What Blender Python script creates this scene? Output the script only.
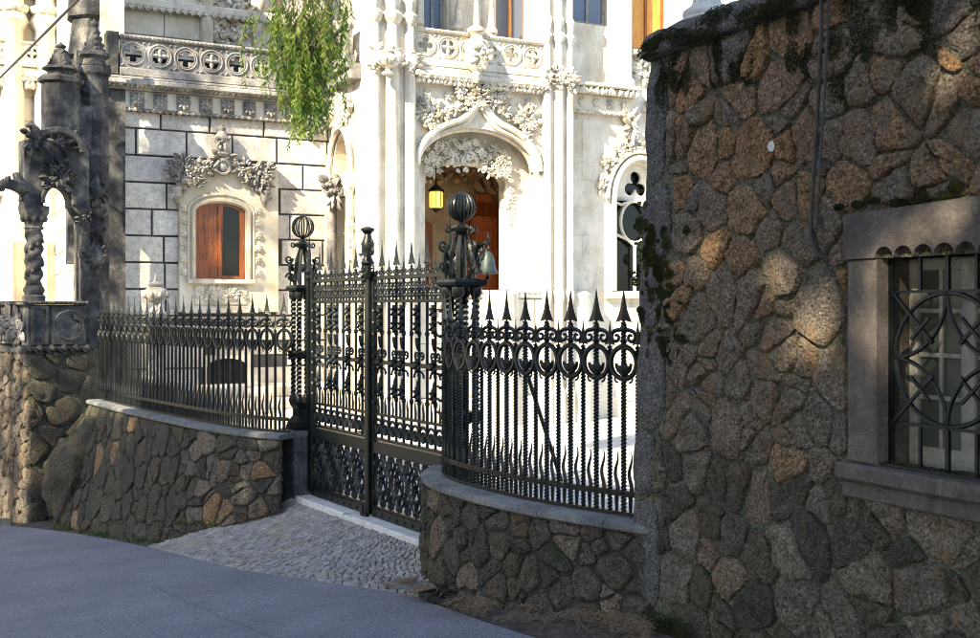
import bpy, math, random
from mathutils import Vector, Matrix, noise
from mathutils.geometry import tessellate_polygon
PI = math.pi
for o in list(bpy.data.objects): bpy.data.objects.remove(o)
scn = bpy.context.scene
COL = scn.collection

# ------------------------------------------------------------------ camera, sky, sun, exposure
EYE = 2.2; FOC = 1100.0; HOR = 308.0          # eye height over the gate sill; lens in photo pixels; horizon row
cd = bpy.data.cameras.new('camera'); cam = bpy.data.objects.new('camera', cd); COL.objects.link(cam)
cam.location = (0, 0, EYE); cam.rotation_euler = (PI/2, 0, 0)
cd.sensor_width = 36; cd.lens = 36*FOC/980; cd.shift_y = -(319-HOR)/980; cd.clip_end = 3000; cd.clip_start = 0.05
scn.camera = cam
SUN_EL = math.radians(35); SH = (-0.6, -0.8)   # compass direction towards the sun
w = bpy.data.worlds.new('World'); scn.world = w; w.use_nodes = True
nt = w.node_tree; bg = nt.nodes['Background']
sky = nt.nodes.new('ShaderNodeTexSky'); sky.sky_type = 'NISHITA'; sky.sun_disc = False
sky.sun_elevation = SUN_EL; sky.sun_rotation = math.atan2(SH[0], SH[1]) % (2*PI)
nt.links.new(sky.outputs[0], bg.inputs[0]); bg.inputs[1].default_value = 0.13
sl = bpy.data.lights.new('sun', 'SUN'); sl.energy = 5.0; sl.angle = math.radians(0.53); sl.color = (1, 0.85, 0.60)
so = bpy.data.objects.new('sun', sl); COL.objects.link(so)
sd = Vector((SH[0]*math.cos(SUN_EL), SH[1]*math.cos(SUN_EL), math.sin(SUN_EL)))
so.rotation_euler = sd.to_track_quat('Z', 'Y').to_euler(); so.location = (-20, -25, 30)
scn.view_settings.view_transform = 'Standard'; scn.view_settings.look = 'None'
scn.view_settings.exposure = 2.0; scn.view_settings.gamma = 1; scn.view_settings.use_curve_mapping = False
scn.cycles.filter_width = 1.0

# ------------------------------------------------------------------ materials
def ramp(nt, fac, stops):
    r = nt.nodes.new('ShaderNodeValToRGB'); e = r.color_ramp.elements
    while len(e) < len(stops): e.new(0.5)
    for el, (p, c) in zip(e, stops):
        el.position = p; el.color = (c[0], c[1], c[2], 1) if not isinstance(c, (int, float)) else (c, c, c, 1)
    nt.links.new(fac, r.inputs[0]); return r.outputs[0]
def mix(nt, fac, a, b, mode='MIX'):
    m = nt.nodes.new('ShaderNodeMix'); m.data_type = 'RGBA'; m.blend_type = mode
    for sock, v in ((m.inputs[0], fac), (m.inputs[6], a), (m.inputs[7], b)):
        if isinstance(v, (int, float)): sock.default_value = v
        elif isinstance(v, tuple): sock.default_value = (v[0], v[1], v[2], 1)
        else: nt.links.new(v, sock)
    return m.outputs[2]
def noi(nt, vec, scale, detail=5, rough=0.6, dist=0.0):
    n = nt.nodes.new('ShaderNodeTexNoise'); n.inputs['Scale'].default_value = scale
    n.inputs['Detail'].default_value = detail; n.inputs['Roughness'].default_value = rough; n.inputs['Distortion'].default_value = dist
    nt.links.new(vec, n.inputs['Vector']); return n.outputs[0]
def mat(name, stops, scale=6, rough=0.9, bump=0.4, bdist=0.02, bscale=30, vary=None, stain=None, moss=None, metal=0, spec=0.3, rand_shift=True, coat=0, pits=False, stretch=None, grain=0):
    m = bpy.data.materials.new(name); m.use_nodes = True; nt = m.node_tree; L = nt.links
    bs = nt.nodes['Principled BSDF']; bs.inputs['Roughness'].default_value = rough
    bs.inputs['Metallic'].default_value = metal; bs.inputs['Specular IOR Level'].default_value = spec
    geo = nt.nodes.new('ShaderNodeNewGeometry'); vec = geo.outputs['Position']
    oi = nt.nodes.new('ShaderNodeObjectInfo')
    if stretch:
        mp = nt.nodes.new('ShaderNodeMapping'); mp.inputs['Scale'].default_value = stretch; L.new(vec, mp.inputs[0]); svec = mp.outputs[0]
    else: svec = vec
    f = noi(nt, svec, scale, 6, 0.62)
    col = ramp(nt, f, stops)
    if vary:        # each piece takes its own tone from this ramp
        vcol = ramp(nt, oi.outputs['Random'], vary)
        col = mix(nt, 0.6, col, vcol)
        f2 = noi(nt, vec, scale*5, 4, 0.7)
        col = mix(nt, 0.75, col, ramp(nt, f2, [(0.25, 0.45), (0.5, 0.95), (0.75, 1.25)]), 'MULTIPLY')
    if pits:        # mineral grain
        f3 = noi(nt, vec, 60, 4, 0.8); col = mix(nt, 1.0, col, ramp(nt, f3, [(0.34, 0.12), (0.46, 0.75), (0.58, 1.25), (0.70, 2.0)]), 'MULTIPLY')
        f4 = noi(nt, vec, 26, 4, 0.7); col = mix(nt, 0.7, col, ramp(nt, f4, [(0.32, 0.45), (0.5, 1.0), (0.7, 1.35)]), 'MULTIPLY')
    if grain:
        f3 = noi(nt, vec, 48, 3, 0.8); col = mix(nt, grain, col, ramp(nt, f3, [(0.32, 0.3), (0.48, 0.9), (0.60, 1.15), (0.72, 1.9)]), 'MULTIPLY')
    if stain:       # (scale, threshold, colour, strength)
        for st in (stain if isinstance(stain, list) else [stain]):
            mp = nt.nodes.new('ShaderNodeMapping'); mp.inputs['Scale'].default_value = (1, 1, 0.35); L.new(vec, mp.inputs[0])
            sf = noi(nt, mp.outputs[0], st[0], 7, 0.68, 0.3)
            msk = ramp(nt, sf, [(st[1]-0.07, 0.0), (st[1]+0.07, st[3])])
            col = mix(nt, msk, col, st[2])
    if moss:        # (scale, threshold, colour)
        sf = noi(nt, vec, moss[0], 7, 0.7)
        sep = nt.nodes.new('ShaderNodeSeparateXYZ'); L.new(geo.outputs['Normal'], sep.inputs[0])
        ad = nt.nodes.new('ShaderNodeMath'); ad.operation = 'MULTIPLY_ADD'; L.new(sep.outputs[2], ad.inputs[0]); ad.inputs[1].default_value = 0.16; L.new(sf, ad.inputs[2])
        msk = ramp(nt, ad.outputs[0], [(moss[1]-0.04, 0.0), (moss[1]+0.05, 0.95)])
        col = mix(nt, msk, col, moss[2])
    L.new(col, bs.inputs['Base Color'])
    if coat: bs.inputs['Coat Weight'].default_value = coat
    if bump:
        h = noi(nt, vec, bscale, 8, 0.7)
        if pits:
            v = nt.nodes.new('ShaderNodeTexVoronoi'); v.inputs['Scale'].default_value = bscale*1.3; L.new(vec, v.inputs['Vector'])
            h2 = noi(nt, vec, bscale*0.35, 4, 0.6)
            a1 = nt.nodes.new('ShaderNodeMath'); a1.operation = 'MULTIPLY_ADD'; L.new(v.outputs['Distance'], a1.inputs[0]); a1.inputs[1].default_value = 0.45; L.new(h, a1.inputs[2])
            a2 = nt.nodes.new('ShaderNodeMath'); a2.operation = 'ADD'; L.new(a1.outputs[0], a2.inputs[0]); L.new(h2, a2.inputs[1]); h = a2.outputs[0]
        b = nt.nodes.new('ShaderNodeBump'); b.inputs['Strength'].default_value = bump; b.inputs['Distance'].default_value = bdist
        L.new(h, b.inputs['Height']); L.new(b.outputs[0], bs.inputs['Normal'])
    return m
M = {}
LIME = [(0.3, (0.46, 0.41, 0.32)), (0.5, (0.62, 0.575, 0.48)), (0.7, (0.72, 0.68, 0.58))]
M['lime'] = mat('limestone', LIME, 1.6, 0.9, 0.35, 0.02, 22, stain=[(0.9, 0.56, (0.40, 0.33, 0.22), 0.55), (2.2, 0.62, (0.20, 0.19, 0.175), 0.6), (5, 0.66, (0.13, 0.125, 0.12), 0.5)], grain=0.3)
M['lime_carved'] = mat('carved_limestone', LIME, 3, 0.9, 0.5, 0.02, 35, stain=[(3.0, 0.57, (0.20, 0.18, 0.15), 0.7), (9.0, 0.60, (0.13, 0.12, 0.10), 0.6)], grain=0.45)
M['block'] = mat('weathered_block', [(0.3, (0.411, 0.386, 0.344)), (0.5, (0.594, 0.560, 0.495)), (0.72, (0.685, 0.650, 0.570))], 1.8, 0.9, 0.4, 0.015, 30,
    vary=[(0, (0.480, 0.448, 0.419)), (0.35, (0.640, 0.594, 0.516)), (0.6, (0.685, 0.627, 0.516)), (0.8, (0.526, 0.470, 0.430)), (1, (0.708, 0.672, 0.591))],
    stain=[(1.1, 0.60, (0.171, 0.168, 0.167), 0.55)], grain=0.5)
M['joint'] = mat('dark_joint', [(0.3, (0.035, 0.035, 0.04)), (0.7, (0.07, 0.068, 0.07))], 8, 0.95, 0.4, 0.02, 30)
DARK = [(0.36, (0.022, 0.023, 0.026)), (0.5, (0.058, 0.058, 0.058)), (0.66, (0.155, 0.148, 0.135))]
M['dark'] = mat('lichen_black_stone', DARK, 3.2, 0.92, 0.5, 0.02, 28, stain=[(2.0, 0.64, (0.36, 0.34, 0.30), 0.6)], grain=0.75)
M['mid'] = mat('half_weathered_stone', [(0.3, (0.12, 0.12, 0.12)), (0.5, (0.26, 0.25, 0.235)), (0.68, (0.52, 0.49, 0.43))], 2.4, 0.92, 0.5, 0.02, 28, stain=[(1.7, 0.58, (0.075, 0.075, 0.08), 0.8)], grain=0.7)
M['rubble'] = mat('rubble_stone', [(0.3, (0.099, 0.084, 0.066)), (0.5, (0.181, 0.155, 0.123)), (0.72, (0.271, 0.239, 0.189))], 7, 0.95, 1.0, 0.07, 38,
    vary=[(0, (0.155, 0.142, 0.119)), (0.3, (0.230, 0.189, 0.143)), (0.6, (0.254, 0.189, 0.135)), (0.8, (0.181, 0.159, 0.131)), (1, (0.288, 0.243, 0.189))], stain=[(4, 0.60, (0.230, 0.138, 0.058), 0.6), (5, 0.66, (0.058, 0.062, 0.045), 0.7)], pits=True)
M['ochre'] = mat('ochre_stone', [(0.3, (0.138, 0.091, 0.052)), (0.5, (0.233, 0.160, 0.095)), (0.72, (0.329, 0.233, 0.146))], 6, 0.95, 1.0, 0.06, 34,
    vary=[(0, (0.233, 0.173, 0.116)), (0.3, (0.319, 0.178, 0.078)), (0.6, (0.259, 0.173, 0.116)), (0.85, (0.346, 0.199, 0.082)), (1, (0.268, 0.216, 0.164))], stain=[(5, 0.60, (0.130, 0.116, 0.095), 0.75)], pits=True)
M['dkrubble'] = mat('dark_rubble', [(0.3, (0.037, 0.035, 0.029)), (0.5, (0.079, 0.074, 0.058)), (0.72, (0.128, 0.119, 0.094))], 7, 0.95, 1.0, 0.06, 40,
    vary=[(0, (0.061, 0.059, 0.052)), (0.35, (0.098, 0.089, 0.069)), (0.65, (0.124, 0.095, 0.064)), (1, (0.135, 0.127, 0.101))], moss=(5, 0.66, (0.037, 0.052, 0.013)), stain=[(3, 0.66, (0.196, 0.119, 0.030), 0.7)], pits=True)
M['mortar'] = mat('lime_mortar', [(0.3, (0.083, 0.090, 0.065)), (0.5, (0.133, 0.138, 0.102)), (0.7, (0.187, 0.186, 0.139))], 5, 0.95, 1.0, 0.05, 45, moss=(3, 0.63, (0.027, 0.038, 0.009)), pits=True)
M['dkmortar'] = mat('dark_mortar', [(0.3, (0.029, 0.029, 0.027)), (0.7, (0.078, 0.075, 0.069))], 6, 0.95, 1.0, 0.05, 45, moss=(3, 0.60, (0.042, 0.057, 0.014)))
M['quoin'] = mat('grey_quoin', [(0.3, (0.074, 0.074, 0.074)), (0.5, (0.120, 0.120, 0.116)), (0.7, (0.166, 0.163, 0.155))], 9, 0.95, 1.0, 0.04, 45, moss=(4, 0.74, (0.031, 0.046, 0.013)), pits=True)
M['sillstone'] = mat('dark_dressed_stone', [(0.3, (0.054, 0.047, 0.043)), (0.5, (0.083, 0.072, 0.066)), (0.72, (0.137, 0.117, 0.097))], 5, 0.9, 0.6, 0.02, 50, stain=[(3, 0.60, (0.029, 0.028, 0.030), 0.8), (6, 0.64, (0.196, 0.171, 0.135), 0.55)], grain=0.5, moss=(6, 0.78, (0.059, 0.081, 0.015)))
M['coping'] = mat('coping_stone', [(0.3, (0.062, 0.068, 0.074)), (0.5, (0.124, 0.130, 0.133)), (0.72, (0.186, 0.180, 0.167))], 5, 0.9, 0.5, 0.02, 40, stain=[(4, 0.64, (0.205, 0.149, 0.062), 0.8), (2.5, 0.66, (0.037, 0.040, 0.037), 0.8)], grain=0.6)
M['pier'] = mat('rendered_pier', [(0.3, (0.052, 0.056, 0.059)), (0.5, (0.091, 0.095, 0.098)), (0.72, (0.154, 0.150, 0.147))], 4, 0.95, 0.7, 0.03, 35, stain=[(3, 0.62, (0.182, 0.140, 0.119), 0.6)], pits=True, grain=0.6)
M['iron'] = mat('painted_iron', [(0.3, (0.003, 0.0045, 0.005)), (0.6, (0.007, 0.010, 0.0105)), (0.75, (0.014, 0.018, 0.016))], 12, 0.36, 0.35, 0.006, 60, spec=0.26, stain=[(5, 0.70, (0.03, 0.036, 0.018), 0.7)])
M['bronze'] = mat('green_bronze', [(0.3, (0.03, 0.045, 0.043)), (0.7, (0.085, 0.11, 0.105))], 14, 0.5, 0.3, 0.006, 60, metal=0.4)
M['asphalt'] = mat('asphalt', [(0.3, (0.147, 0.146, 0.173)), (0.5, (0.179, 0.178, 0.206)), (0.7, (0.212, 0.209, 0.236))], 1.2, 0.85, 0.9, 0.012, 130, stain=[(0.7, 0.63, (0.109, 0.107, 0.126), 0.5), (1.7, 0.70, (0.250, 0.241, 0.264), 0.5), (0.35, 0.60, (0.130, 0.128, 0.148), 0.6)], grain=0.85)
M['tar'] = mat('tar_seam', [(0.3, (0.07, 0.07, 0.08)), (0.7, (0.11, 0.11, 0.125))], 10, 0.9, 0.2)
M['cobble'] = mat('granite_cobble', [(0.3, (0.14, 0.135, 0.135)), (0.6, (0.27, 0.26, 0.255)), (0.75, (0.38, 0.36, 0.34))], 9, 0.85, 0.7, 0.02, 50, stain=[(2, 0.6, (0.22, 0.17, 0.11), 0.4)], grain=0.7)
M['soil'] = mat('soil', [(0.3, (0.04, 0.035, 0.030)), (0.6, (0.085, 0.074, 0.062)), (0.75, (0.14, 0.125, 0.105))], 6, 0.95, 1.0, 0.04, 40)
M['gravel'] = mat('pale_gravel', [(0.3, (0.344, 0.328, 0.303)), (0.5, (0.459, 0.443, 0.410)), (0.7, (0.541, 0.525, 0.492))], 3, 0.95, 0.6, 0.02, 70)
M['sill'] = mat('pale_sill', [(0.3, (0.36, 0.355, 0.35)), (0.7, (0.55, 0.54, 0.52))], 6, 0.85, 0.4, 0.01, 50, stain=[(6, 0.66, (0.12, 0.11, 0.10), 0.7)])
M['wood'] = mat('varnished_wood', [(0.35, (0.12, 0.030, 0.008)), (0.5, (0.24, 0.066, 0.014)), (0.65, (0.36, 0.112, 0.024))], 3, 0.4, 0.2, 0.005, 30, stretch=(14, 14, 1), spec=0.5)
M['reddoor'] = mat('red_door_wood', [(0.35, (0.45, 0.12, 0.045)), (0.65, (0.70, 0.25, 0.10))], 3, 0.4, 0.2, 0.005, 30, stretch=(10, 10, 1))
M['orange'] = mat('orange_shutter', [(0.35, (0.55, 0.22, 0.04)), (0.65, (0.75, 0.38, 0.09))], 3, 0.5, 0.2, 0.005, 30, stretch=(10, 10, 1))
M['paleframe'] = mat('flaking_pale_paint', [(0.3, (0.13, 0.14, 0.13)), (0.5, (0.23, 0.235, 0.22)), (0.7, (0.30, 0.29, 0.26))], 9, 0.7, 0.6, 0.01, 50, stain=[(8, 0.62, (0.10, 0.07, 0.045), 0.8)])
M['cable'] = mat('black_rubber', [(0.3, (0.012, 0.012, 0.014)), (0.7, (0.03, 0.03, 0.032))], 10, 0.5, 0.1)
M['bark'] = mat('bark', [(0.3, (0.05, 0.038, 0.028)), (0.7, (0.14, 0.11, 0.085))], 6, 0.95, 1.0, 0.05, 25)
M['moss'] = mat('moss', [(0.3, (0.012, 0.016, 0.006)), (0.55, (0.035, 0.045, 0.012)), (0.75, (0.08, 0.09, 0.02))], 9, 1.0, 1.0, 0.03, 80)
M['earth'] = mat('earth', [(0.3, (0.05, 0.055, 0.03)), (0.7, (0.12, 0.11, 0.07))], 0.6, 0.95, 0.6, 0.05, 8)
M['needle'] = mat('dry_needles', [(0.3, (0.090, 0.056, 0.030)), (0.5, (0.180, 0.124, 0.071)), (0.7, (0.270, 0.203, 0.128))], 30, 0.9, 0, vary=None)
M['dark_room'] = mat('dim_plaster', [(0.3, (0.09, 0.075, 0.055)), (0.7, (0.16, 0.135, 0.10))], 2, 0.95, 0.6, 0.03, 20)
M['porch_in'] = mat('tan_vault_stone', [(0.3, (0.32, 0.21, 0.11)), (0.5, (0.52, 0.38, 0.23)), (0.7, (0.66, 0.53, 0.36))], 2.2, 0.95, 0.8, 0.04, 18)
def leafmat(name, stops, trans=0.35):
    m = mat(name, stops, 5, 0.55, 0, spec=0.4); nt = m.node_tree; bs = nt.nodes['Principled BSDF']
    tr = nt.nodes.new('ShaderNodeBsdfTranslucent'); src = bs.inputs['Base Color'].links[0].from_socket
    nt.links.new(src, tr.inputs[0]); mx = nt.nodes.new('ShaderNodeMixShader'); mx.inputs[0].default_value = trans
    nt.links.new(bs.outputs[0], mx.inputs[1]); nt.links.new(tr.outputs[0], mx.inputs[2])
    nt.links.new(mx.outputs[0], nt.nodes['Material Output'].inputs[0]); return m
M['leaf'] = leafmat('leaf', [(0.3, (0.03, 0.05, 0.012)), (0.6, (0.06, 0.10, 0.02)), (0.75, (0.10, 0.13, 0.03))])
M['pepper'] = leafmat('pepper_leaf', [(0.3, (0.03, 0.08, 0.010)), (0.5, (0.085, 0.17, 0.018)), (0.72, (0.22, 0.26, 0.035))], 0.45)
def glass(name, col, rough=0.05):
    m = bpy.data.materials.new(name); m.use_nodes = True; bs = m.node_tree.nodes['Principled BSDF']
    bs.inputs['Base Color'].default_value = (*col, 1); bs.inputs['Roughness'].default_value = rough
    bs.inputs['Specular IOR Level'].default_value = 0.25; bs.inputs['Alpha'].default_value = 1
    return m
M['glass'] = glass('dark_glass', (0.006, 0.007, 0.008), 0.1); M['greyglass'] = glass('dusty_glass', (0.055, 0.065, 0.058), 0.2)
M['blueglass'] = glass('sky_glass', (0.13, 0.16, 0.22), 0.12)
def emis(name, col, s):
    m = bpy.data.materials.new(name); m.use_nodes = True; bs = m.node_tree.nodes['Principled BSDF']
    bs.inputs['Base Color'].default_value = (*col, 1); bs.inputs['Emission Color'].default_value = (*col, 1); bs.inputs['Emission Strength'].default_value = s; return m
M['lamp'] = emis('amber_lamp_glass', (1.0, 0.60, 0.09), 0.6)

# ------------------------------------------------------------------ mesh helpers
class MB:
    def __init__(s): s.v = []; s.f = []
    def add(s, v, f):
        b = len(s.v); s.v += [tuple(p) for p in v]; s.f += [tuple(i+b for i in q) for q in f]; return s
    def box(s, x0, x1, y0, y1, z0, z1, ch=0.0):
        if ch <= 0:
            v = [(x, y, z) for x in (x0, x1) for y in (y0, y1) for z in (z0, z1)]
            return s.add(v, [(0,1,3,2),(4,6,7,5),(0,4,5,1),(2,3,7,6),(0,2,6,4),(1,5,7,3)])
        # chamfered on the edges of the face towards -y
        v = [(x0,y0+ch,z0),(x1,y0+ch,z0),(x1,y0+ch,z1),(x0,y0+ch,z1),(x0+ch,y0,z0+ch),(x1-ch,y0,z0+ch),(x1-ch,y0,z1-ch),(x0+ch,y0,z1-ch),(x0,y1,z0),(x1,y1,z0),(x1,y1,z1),(x0,y1,z1)]
        return s.add(v, [(4,5,6,7),(0,1,5,4),(1,2,6,5),(2,3,7,6),(3,0,4,7),(8,9,1,0),(9,10,2,1),(10,11,3,2),(11,8,0,3),(9,8,11,10)])
    def tube(s, pts, r, n=6, closed=False, caps=True, flat=None):
        pts = [Vector(p) for p in pts]; k = len(pts); rr = r if isinstance(r, (list, tuple)) else [r]*k
        up = None; rings = []
        for i, p in enumerate(pts):
            a = pts[(i-1) % k] if (i > 0 or closed) else p; b = pts[(i+1) % k] if (i < k-1 or closed) else p
            t = (b-a)
            if t.length < 1e-9: t = Vector((0, 0, 1))
            t.normalize()
            if up is None:
                up = Vector((0, 1, 0)) if abs(t.y) < 0.9 else Vector((1, 0, 0))
            x = up - t*up.dot(t)
            if x.length < 1e-6: x = Vector((1, 0, 0)) - t*t.x
            x.normalize(); y = t.cross(x); up = x
            fl = flat or (1, 1)
            rings.append([p + (x*math.cos(2*PI*(j+0.5)/n)*fl[0] + y*math.sin(2*PI*(j+0.5)/n)*fl[1])*rr[i] for j in range(n)])
        v = [q for g in rings for q in g]; f = []
        for i in range(k if closed else k-1):
            for j in range(n):
                a = i*n+j; b = i*n+(j+1) % n; c = ((i+1) % k)*n+(j+1) % n; d = ((i+1) % k)*n+j
                f.append((a, b, c, d))
        if caps and not closed: f.append(tuple(range(n-1, -1, -1))); f.append(tuple((k-1)*n+j for j in range(n)))
        return s.add(v, f)
    def lathe(s, prof, n=12, c=(0, 0, 0), ph=0.0, sx=1, sy=1):
        v = []; f = []; k = len(prof)
        for r, z in prof:
            for j in range(n):
                a = 2*PI*j/n+ph; v.append((c[0]+r*math.cos(a)*sx, c[1]+r*math.sin(a)*sy, c[2]+z))
        for i in range(k-1):
            for j in range(n): f.append((i*n+j, i*n+(j+1) % n, (i+1)*n+(j+1) % n, (i+1)*n+j))
        f.append(tuple(range(n-1, -1, -1))); f.append(tuple((k-1)*n+j for j in range(n)))
        return s.add(v, f)
    def twist(s, r, z0, z1, pitch, n=4, c=(0, 0), seg=8, depth=0.0):
        k = max(2, int((z1-z0)/pitch*seg)); v = []; f = []
        for i in range(k+1):
            a0 = 2*PI*i/seg/1.0
            for j in range(n):
                rr = r*(1-depth*(j % 2)); a = a0+2*PI*j/n
                v.append((c[0]+rr*math.cos(a), c[1]+rr*math.sin(a), z0+(z1-z0)*i/k))
        for i in range(k):
            for j in range(n): f.append((i*n+j, i*n+(j+1) % n, (i+1)*n+(j+1) % n, (i+1)*n+j))
        f.append(tuple(range(n-1, -1, -1))); f.append(tuple(k*n+j for j in range(n)))
        return s.add(v, f)
    def rope(s, a, b, r, lobes=3, pitch=None):
        a = Vector(a); b = Vector(b); L = (b-a).length; pitch = pitch or r*5; seg = 10
        m = MB(); m.twist(r, 0, L, pitch, lobes*2, (0, 0), seg, 0.42)
        q = Vector((0, 0, 1)).rotation_difference((b-a).normalized())
        return s.add([a+q @ Vector(p) for p in m.v], m.f)
    def blob(s, c, r, seed=0, amp=0.25, sub=1):
        V, F = ICO[sub]; c = Vector(c); rot = Matrix.Rotation(seed*1.7, 3, Vector((math.sin(seed), math.cos(seed*2.1), math.sin(seed*0.7)+.3)).normalized())
        out = []
        for p in V:
            q = rot @ p; q = q*(1+amp*noise.noise(q*2.2+Vector((seed*3.1, seed*1.3, 0))))
            out.append((c.x+q.x*r[0], c.y+q.y*r[1], c.z+q.z*r[2]))
        return s.add(out, F)
    def leaf(s, c, ang, ln, wd, th, y0sign=-1, curl=0.5):   # carved leaf lying in the xz plane, swelling to -y
        ca, sa = math.cos(ang), math.sin(ang); v = []; f = []
        for i, (t, wv) in enumerate(((0, .35), (.3, .95), (.6, 1.0), (.85, .6), (1, .1))):
            h = th*(0.35+1.3*t*(1.15-t)+curl*t*t)
            for j, q in enumerate((-1, -.45, 0, .45, 1)):
                x = t*ln; z = q*wd*wv*0.5; d = h*(1-0.75*q*q)+(0.12*th if j == 2 else 0)
                v.append((c[0]+x*ca-z*sa, c[1]-d, c[2]+x*sa+z*ca))
        for i in range(4):
            for j in range(4): a = i*5+j; f.append((a, a+1, a+6, a+5))
        return s.add(v, f)
    def scroll(s, c, r, turns, rt, a0=0, hand=1, y=0, n=5, grow=1.0, stretch=1.0):
        pts = []; k = int(14*turns)
        for i in range(k+1):
            t = i/k; a = a0+hand*2*PI*turns*t; rr = r*(1-0.82*t)*grow
            pts.append((c[0]+rr*math.cos(a), c[1]+y, c[2]+rr*math.sin(a)*stretch))
        return s.tube(pts, [rt*(1-0.35*i/k) for i in range(k+1)], n)
    def ring(s, c, r, rt, n=20, m=5, sz=1.0):
        return s.tube([(c[0]+r*math.cos(2*PI*i/n), c[1], c[2]+sz*r*math.sin(2*PI*i/n)) for i in range(n)], rt, m, True)
    def arc(s, c, r, a0, a1, rt, n=14, m=5, sz=1.0):
        return s.tube([(c[0]+r*math.cos(a0+(a1-a0)*i/n), c[1], c[2]+sz*r*math.sin(a0+(a1-a0)*i/n)) for i in range(n+1)], rt, m)
    def plate(s, outer, holes, y0, y1):     # flat slab in xz with real holes
        polys = [outer]+list(holes)
        tris = tessellate_polygon([[Vector((p[0], p[1], 0)) for p in q] for q in polys])
        flat = [p for q in polys for p in q]; n = len(flat)
        v = [(p[0], y0, p[1]) for p in flat]+[(p[0], y1, p[1]) for p in flat]; f = []
        for t in tris:
            (ax, az), (bx, bz), (cx, cz) = (flat[i] for i in t)
            if (bx-ax)*(cz-az)-(bz-az)*(cx-ax) < 0: t = (t[0], t[2], t[1])
            f.append(tuple(t)); f.append((t[2]+n, t[1]+n, t[0]+n))
        o = 0
        for q in polys:
            k = len(q)
            for i in range(k): a = o+i; b = o+(i+1) % k; f.append((a, a+n, b+n, b))
            o += k
        return s.add(v, f)
    def xf(s, m): s.v = [tuple(m @ Vector(p)) for p in s.v]; return s
    def mesh(s, name, material, smooth=False, sharp=None):
        me = bpy.data.meshes.new(name); me.from_pydata(s.v, [], s.f); me.materials.append(M[material])
        if smooth:
            me.polygons.foreach_set('use_smooth', [True]*len(me.polygons))
            if sharp: me.set_sharp_from_angle(angle=math.radians(sharp))
        me.update(); return me
    def build(s, name, material, parent=None, loc=(0, 0, 0), rot=(0, 0, 0), smooth=False, sharp=35):
        return ob(name, s.mesh(name, material, smooth, sharp), parent, loc, rot)
def _ico():
    t = (1+5**.5)/2
    v = [Vector(p).normalized() for p in ((-1,t,0),(1,t,0),(-1,-t,0),(1,-t,0),(0,-1,t),(0,1,t),(0,-1,-t),(0,1,-t),(t,0,-1),(t,0,1),(-t,0,-1),(-t,0,1))]
    f = [(0,11,5),(0,5,1),(0,1,7),(0,7,10),(0,10,11),(1,5,9),(5,11,4),(11,10,2),(10,7,6),(7,1,8),(3,9,4),(3,4,2),(3,2,6),(3,6,8),(3,8,9),(4,9,5),(2,4,11),(6,2,10),(8,6,7),(9,8,1)]
    out = [(v, f)]
    for _ in range(2):
        v2 = list(v); c = {}; f2 = []
        def mid(a, b):
            k = (min(a, b), max(a, b))
            if k not in c: v2.append(((v2[a]+v2[b])/2).normalized()); c[k] = len(v2)-1
            return c[k]
        for a, b, d in f:
            x, y, z = mid(a, b), mid(b, d), mid(d, a); f2 += [(a,x,z),(b,y,x),(d,z,y),(x,y,z)]
        v, f = v2, f2; out.append((v, f))
    return out
ICO = _ico()
def ob(name, me, parent=None, loc=(0, 0, 0), rot=(0, 0, 0)):
    o = bpy.data.objects.new(name, me); COL.objects.link(o); o.location = loc; o.rotation_euler = rot
    if parent: o.parent = parent
    return o
def tag(o, label=None, cat=None, group=None, kind=None):
    if label: o['label'] = label
    if cat: o['category'] = cat
    if group: o['group'] = group
    if kind: o['kind'] = kind
    return o
def thing(name, label, cat, loc=(0, 0, 0), rz=0, group=None):
    o = ob(name, None, None, loc, (0, 0, rz)); o.empty_display_size = 0.2
    return tag(o, label, cat, group)
class Frame:            # an upright plane in plan: origin, direction; local x runs along it, y goes away behind it, z up
    def __init__(s, o, u):
        s.o = Vector(o); s.u = Vector(u).normalized(); s.a = Vector((-s.u.y, s.u.x)); s.rz = math.atan2(s.u.y, s.u.x)
    def at(s, px, py, y=0.0):   # where the photo's sight line through (px, py) meets the plane y behind the frame: (x, z)
        d = Vector(((px-490)/FOC, 1.0)); lam = (s.a.dot(s.o)+y)/s.a.dot(d)
        return s.u.dot(d*lam-s.o), EYE-(py-HOR)/FOC*lam
    def world(s, x, y, z=0): p = s.o+s.u*x+s.a*y; return Vector((p.x, p.y, z))
def poly_circle(cx, cz, r, n=24, a0=0): return [(cx+r*math.cos(a0+2*PI*i/n), cz+r*math.sin(a0+2*PI*i/n)) for i in range(n)]
def poly_foil(cx, cz, c, rho, lobes=4, n=40, a0=0):
    out = []
    for i in range(n):
        th = 2*PI*i/n; st = 2*PI/lobes; ph = ((th+st/2) % st)-st/2
        q = rho*rho-(c*math.sin(ph))**2
        r = c*math.cos(ph)+math.sqrt(max(q, 0)); out.append((cx+r*math.cos(th+a0), cz+r*math.sin(th+a0)))
    return out
def carve(mb, cx, y, cz, rx, rz, n, size, seed, depth=0.06):       # crowded carved foliage
    R = random.Random(seed)
    for i in range(n):
        a = R.uniform(0, 2*PI); q = R.random()**0.5; x = cx+rx*q*math.cos(a); z = cz+rz*q*math.sin(a); sz = size*R.uniform(.6, 1.25)
        k = R.random()
        if k < 0.5: mb.leaf((x, y+0.01, z), a+R.uniform(-.9, .9), sz*1.6, sz*1.0, depth*R.uniform(.7, 1.5))
        elif k < 0.72: mb.scroll((x, y-depth*.5, z), sz*.55, 1.2, sz*.17, R.uniform(0, 6), R.choice((-1, 1)), 0, 4)
        else: mb.blob((x, y-depth*.25, z), (sz*.45, depth*.9, sz*.45), R.uniform(0, 50), .35, 1)
    return mb
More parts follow.
